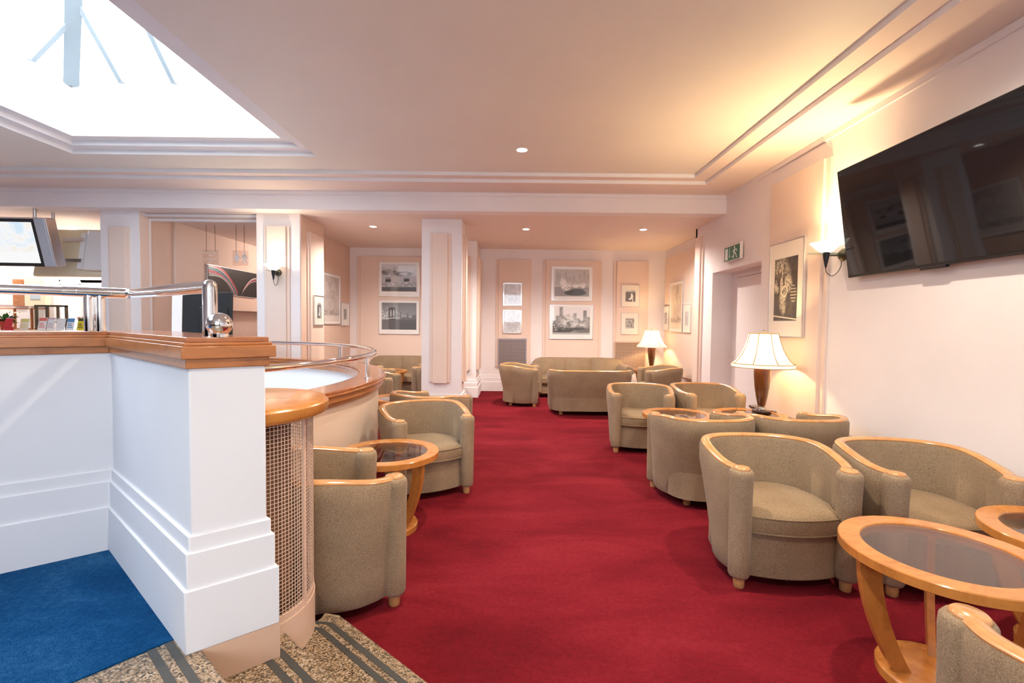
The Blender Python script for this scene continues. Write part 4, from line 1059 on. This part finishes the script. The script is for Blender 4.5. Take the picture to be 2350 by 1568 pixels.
for k in range(46):
    a = random.uniform(0, 2 * PI); ln = random.uniform(.10, .22); el = random.uniform(.1, 1.2); w_ = random.uniform(.018, .032)
    d = Vector((math.cos(a) * math.cos(el), math.sin(a) * math.cos(el), math.sin(el))); s__ = Vector((-math.sin(a), math.cos(a), 0)); b0 = Vector((0, 0, .14))
    m1 = b0 + d * ln * .55; tipp = b0 + d * ln + Vector((0, 0, -.04))
    lf.add([b0, m1 + s__ * w_, tipp, m1 - s__ * w_], [(0, 1, 2, 3)])
lf.build('foliage', plain('leaf_green', (.05, .16, .03), .45), pt)
fw_ = MB()
for k in range(10):
    a = 2 * PI * k / 10; fw_.add([(.15, 0, .27), (.15 + .08 * math.cos(a + .2), .08 * math.sin(a + .2), .29), (.15 + .11 * math.cos(a), .11 * math.sin(a), .27), (.15 + .08 * math.cos(a - .2), .08 * math.sin(a - .2), .29)], [(0, 1, 2, 3)])
fw_.build('flower', plain('cream_petal', (.80, .74, .50), .6), pt)
# screens hanging over the counter
def scr_mat():
    t = NT('lit_screen_picture'); v = t.coords(); n = t.noise(v, 2.5, 4, .6, 1.5); s = t.xyz(v)
    col = t.ramp(n, [(.36, (.72, .86, .98)), (.5, (.97, .98, 1.0)), (.62, (.98, .93, .85)), (.75, (.85, .60, .40))])
    col = t.mixc(t.sub(1.0, t.step(s[2], -.13, -.12)), col, (1, 1, 1))
    e = t.n('ShaderNodeEmission'); t.put(e.inputs[0], col); e.inputs[1].default_value = .5
    t.t.links.new(e.outputs[0], t.out.inputs[0]); return t.m
ht = thing('hanging_television', 'lit silver television hanging from the ceiling over the reception', 'television', (-7.215, 6.80, 2.545), 0)
MB().box(-.62, .44, -.05, .05, -.335, .335).build('casing', M['black'], ht, bevel=.004)
MB().box(-.57, .395, -.054, -.049, -.285, .29).build('screen', scr_mat(), ht, smooth=False)
MB().box(.44, .58, -.06, .06, -.335, .34).build('speaker', M['silver_paint'], ht, bevel=.01)
MB().box(-.62, .575, -.055, .10, .335, .35).box(.56, .60, -.05, .11, -.335, .345).build('silver_edge', M['silver'], ht, bevel=.004)
ht.rotation_euler = (R(14), 0, R(3))
tag(MB().tube([(-6.985, 6.93, 2.86), (-6.985, 6.93, ZL)], .022, 12).build('ceiling_pole', M['silver']), 'nearer silver ceiling pole above the hanging television', 'pole', 'ceiling poles over the reception')
tag(MB().tube([(-6.93, 7.15, 2.80), (-6.93, 7.15, ZL)], .022, 12).build('ceiling_pole', M['silver']), 'farther silver ceiling pole behind the hanging television', 'pole', 'ceiling poles over the reception')
h2 = thing('hanging_screen', 'cream rear of a second screen hanging behind the lit television', 'television', (-6.75, 7.45, 2.52), 0)
MB().box(-.75, .72, .0, .07, -.40, .36).build('casing', M['cream_plastic'], h2, bevel=.012)
MB().box(.05, .60, -.05, .0, -.32, .33).build('rear_cover', M['white_plastic'], h2, bevel=.03)
MB().box(-.02, .05, -.06, .0, -.30, .28).build('bracket_rail', M['white_plastic'], h2)
MB().box(-.30, .05, -.075, -.055, .14, .20).box(-.30, .05, -.075, -.055, -.20, -.14).build('bracket_arm', M['silver'], h2, bevel=.004)
h2.rotation_euler = (R(-10), 0, 0)
# reception back wall with a window
YW = 9.0
rw = MB().box(XL, -6.0, YW, YW + .1, 0, 1.15).box(XL, -6.0, YW, YW + .1, 2.15, ZL).box(XL, -8.62, YW, YW + .1, 1.1, 2.2).box(-8.24, -6.0, YW, YW + .1, 1.1, 2.2)
struct(rw.build('wall_reception', M['wall'], smooth=False), 'pale wall behind the reception')
w2 = MB().box(-8.64, -8.22, YW - .02, YW + .02, 2.11, 2.17).box(-8.64, -8.59, YW - .02, YW + .02, 1.15, 2.12).box(-8.27, -8.22, YW - .02, YW + .02, 1.15, 2.12).box(-8.64, -8.22, YW - .02, YW + .02, 1.12, 1.17)
wf = struct(w2.build('window_2', M['riser'], smooth=False), 'bright window behind the reception')
MB().add([(-8.6, YW + .01, 1.15), (-8.25, YW + .01, 1.15), (-8.25, YW + .01, 2.15), (-8.6, YW + .01, 2.15)], [(0, 1, 2, 3)]).build('pane', M['pane'], wf, smooth=False)
struct(MB().box(XL, -6.0, 8.2, 8.5, 2.28, 2.55).build('trim_29', M['riser'], smooth=False), 'pale bulkhead over the reception window')
# partition with key box and certificates, nearer than the window
struct(MB().box(-8.98, -7.83, 8.05, 8.15, 0, 2.6).build('wall_partition', M['wall'], smooth=False), 'pale partition behind the reception desk')
kb = thing('key_cabinet', 'pale key cabinet with small window on the reception partition', 'cabinet', (-8.06, 8.054, 1.66))
MB().box(-.17, .17, -.10, 0, 0, .52).build('body', M['cream_plastic'], kb, bevel=.006); MB().box(-.07, .10, -.104, -.099, .12, .38).build('glass', plain('blue_grey_glass', (.45, .55, .62), .1), kb, smooth=False)
tag(MB().box(-.11, .11, -.05, 0, 0, .46).build('wooden_cupboard', M['cap'], loc=(-8.37, 8.054, 1.66), bevel=.005), 'small orange wooden cupboard left of the key cabinet', 'cupboard')
for i, (x, lab) in enumerate(((-8.62, 'framed certificate at the left behind the potted plant'), (-8.33, 'framed certificate in the middle behind the leaflets'), (-8.04, 'framed certificate at the right behind the leaflets'))):
    c_ = thing('framed_certificate', lab, 'certificate', (x, 8.054, 1.27), 0, 'certificates behind the reception')
    MB().box(-.135, .135, -.025, 0, 0, .36).build('frame', M['cap'], c_, bevel=.004); MB().box(-.115, .115, -.028, -.024, .02, .34).build('paper', M['mat'], c_, smooth=False)
tag(MB().box(-.17, .17, -.015, 0, 0, .46).build('notice_board', M['mat'], loc=(-8.68, 8.054, 1.68), bevel=.004), 'pale blank notice board above the potted plant', 'board')
db = thing('display_case', 'dark framed glass display case behind the leaflets', 'display case', (-7.58, 7.75, 1.27))
fm = MB()
for a in ((-.26, -.235), (.235, .26), (-.08, -.06), (.10, .115)): fm.box(a[0], a[1], -.02, .02, 0, .40)
fm.box(-.26, .26, -.02, .02, .38, .41).box(-.26, .26, -.02, .02, .12, .14); fm.build('frame', M['bronze'], db)
MB().box(-.24, .24, -.003, .003, .01, .39).build('glass', M['pane'], db, smooth=False)
MB().box(-.26, .26, -.10, .10, -1.269, .0).build('stand', M['peach_dark'], db)
fl_ = thing('flower_arrangement', 'loose bowl of pink and orange flowers on the reception counter', 'flowers', (-6.48, 7.18, 1.261))
MB().lathe([(.05, 0), (.09, .06), (.10, .11), (.085, .11)], (0, 0, 0), 24).build('bowl', plain('grey_blue_bowl', (.40, .46, .52), .3), fl_)
lf = MB()
for k in range(40):
    a = random.uniform(0, 2 * PI); ln = random.uniform(.10, .20); el = random.uniform(.4, 1.35); w_ = .014
    d = Vector((math.cos(a) * math.cos(el), math.sin(a) * math.cos(el), math.sin(el))); s__ = Vector((-math.sin(a), math.cos(a), 0)); b0 = Vector((0, 0, .10)); m1 = b0 + d * ln * .55
    lf.add([b0, m1 + s__ * w_, b0 + d * ln, m1 - s__ * w_], [(0, 1, 2, 3)])
lf.build('foliage', plain('muted_leaf', (.22, .24, .12), .5), fl_)
bl_ = MB()
for k in range(9):
    a = random.uniform(0, 2 * PI); bl_.sphere((.10 * math.cos(a), .10 * math.sin(a), random.uniform(.16, .26)), .024, 8)
bl_.build('blossom', plain('coral_petal', (.70, .22, .16), .6), fl_)

# ------------------------------------------------------------------ lights
def pt_light(name, loc, power, color, r=.03):
    l = bpy.data.lights.new(name, 'POINT'); l.energy = power; l.color = color; l.shadow_soft_size = r
    o = bpy.data.objects.new(name, l); COL.objects.link(o); o.location = loc; return o
WARM = (1.0, .66, .30)
pt_light('lamp_bulb_light', (2.645, 4.95, .5505 + .66), 25, WARM, .04)
pt_light('lamp_bulb_light', (2.85, 9.58, .5505 + .64), 27, WARM, .04)
def spot(name, loc, power, color, size=110):
    l = bpy.data.lights.new(name, 'SPOT'); l.energy = power; l.color = color; l.spot_size = R(size); l.spot_blend = .8; l.shadow_soft_size = .05
    o = bpy.data.objects.new(name, l); COL.objects.link(o); o.location = loc; return o
def uplight(loc, tilt, power, color):
    o = spot('sconce_light', loc, power, color, 150); o.data.spot_blend = 1.0; o.data.shadow_soft_size = .04
    o.rotation_euler = Vector(tilt).to_track_quat('-Z', 'Y').to_euler(); return o
uplight((XR - .16, 4.34, 2.118 + .15), (-.35, 0, 1), 58, (1, .70, .36)); pt_light('sconce_glow', (XR - .16, 4.34, 2.118 + .15), 7, (1, .70, .36), .03)
uplight((-3.47, 7.05 - .196, 2.172 + .15), (0, -.35, 1), 11, (1, .78, .50)); pt_light('sconce_glow', (-3.47, 7.05 - .196, 2.172 + .15), 2.2, (1, .80, .55), .03)
spot('downlight_and_fill_beam', (.089, 5.343, ZC - .02), 110, (1, .89, .74), 150)
for x, y, lab in ((.089, 2.6, 'added unseen ceiling light above the camera'), (.089, -.2, 'added unseen ceiling light behind the camera'), (1.9, 2.6, 'added unseen ceiling light above the right armchairs'), (1.9, 5.343, '')):  # extra downlights out of view, added to brighten the lounge
    if lab: downlight(lab, x, y, ZC, .065); spot('downlight_and_fill_beam', (x, y, ZC - .02), 125, (1, .86, .68), 150)
for x, y in ((-2.337, 7.909), (.214, 7.988), (2.169, 7.919)): spot('downlight_and_fill_beam', (x, y, ZL - .02), 165, (1, .89, .79), 150)
# spots without fixtures, added to brighten the reception
for x in (-8.3, -7.2): spot('downlight_and_fill_beam', (x, 7.7, ZL - .02), 85, (1, .95, .86), 150); spot('downlight_and_fill_beam', (x, 8.7, ZL - .02), 50, (1, .95, .86), 150)
pt_light('corridor_fill_light', (-4.35, 10.3, ZL - .25), 17, (1, .90, .80), .08)  # fill hidden behind the pillar, added to brighten the corridor
def portal(name, loc, rot, sx, sy):
    l = bpy.data.lights.new(name, 'AREA'); l.shape = 'RECTANGLE'; l.size = sx; l.size_y = sy; l.cycles.is_portal = True
    o = bpy.data.objects.new(name, l); COL.objects.link(o); o.location = loc; o.rotation_euler = rot; return o
portal('skylight_portal', ((K2[0] + K2[1]) / 2, (K2[2] + K2[3]) / 2, 4.08), (0, 0, 0), K2[1] - K2[0], K2[3] - K2[2])
for x0, x1 in ((-1.2, 2.2),): portal('window_portal', ((x0 + x1) / 2, YB - .03, 2.25), (PI / 2, 0, 0), x1 - x0, 1.5)
wd = bpy.data.worlds.new('daylight'); SC.world = wd; wd.use_nodes = True
bg = wd.node_tree.nodes['Background']; bg.inputs[0].default_value = (.80, .90, 1.0, 1); bg.inputs[1].default_value = 6.4

# ------------------------------------------------------------------ camera and colour
cam = bpy.data.cameras.new('camera'); co = bpy.data.objects.new('camera', cam); COL.objects.link(co); SC.camera = co
cam.sensor_width = 36; cam.sensor_fit = 'HORIZONTAL'; cam.lens = 1080 / 2350 * 36; cam.clip_start = .05
pitch, roll = .0371, .0108
f = Vector((0, math.cos(pitch), -math.sin(pitch))); r0 = Vector((1, 0, 0)); u0 = r0.cross(f)
r = r0 * math.cos(roll) + u0 * math.sin(roll); u = u0 * math.cos(roll) - r0 * math.sin(roll)
co.matrix_world = Matrix(((r.x, u.x, -f.x, 0), (r.y, u.y, -f.y, 0), (r.z, u.z, -f.z, 1.45), (0, 0, 0, 1)))
vs_ = SC.view_settings; vs_.view_transform = 'Standard'; vs_.look = 'None'; vs_.gamma = 1; vs_.exposure = 0.93; vs_.use_curve_mapping = False
SC.cycles.use_denoising = True
SC.cycles.max_bounces = 10; SC.cycles.diffuse_bounces = 6; SC.cycles.transparent_max_bounces = 12
SC.cycles.sample_clamp_indirect = 8
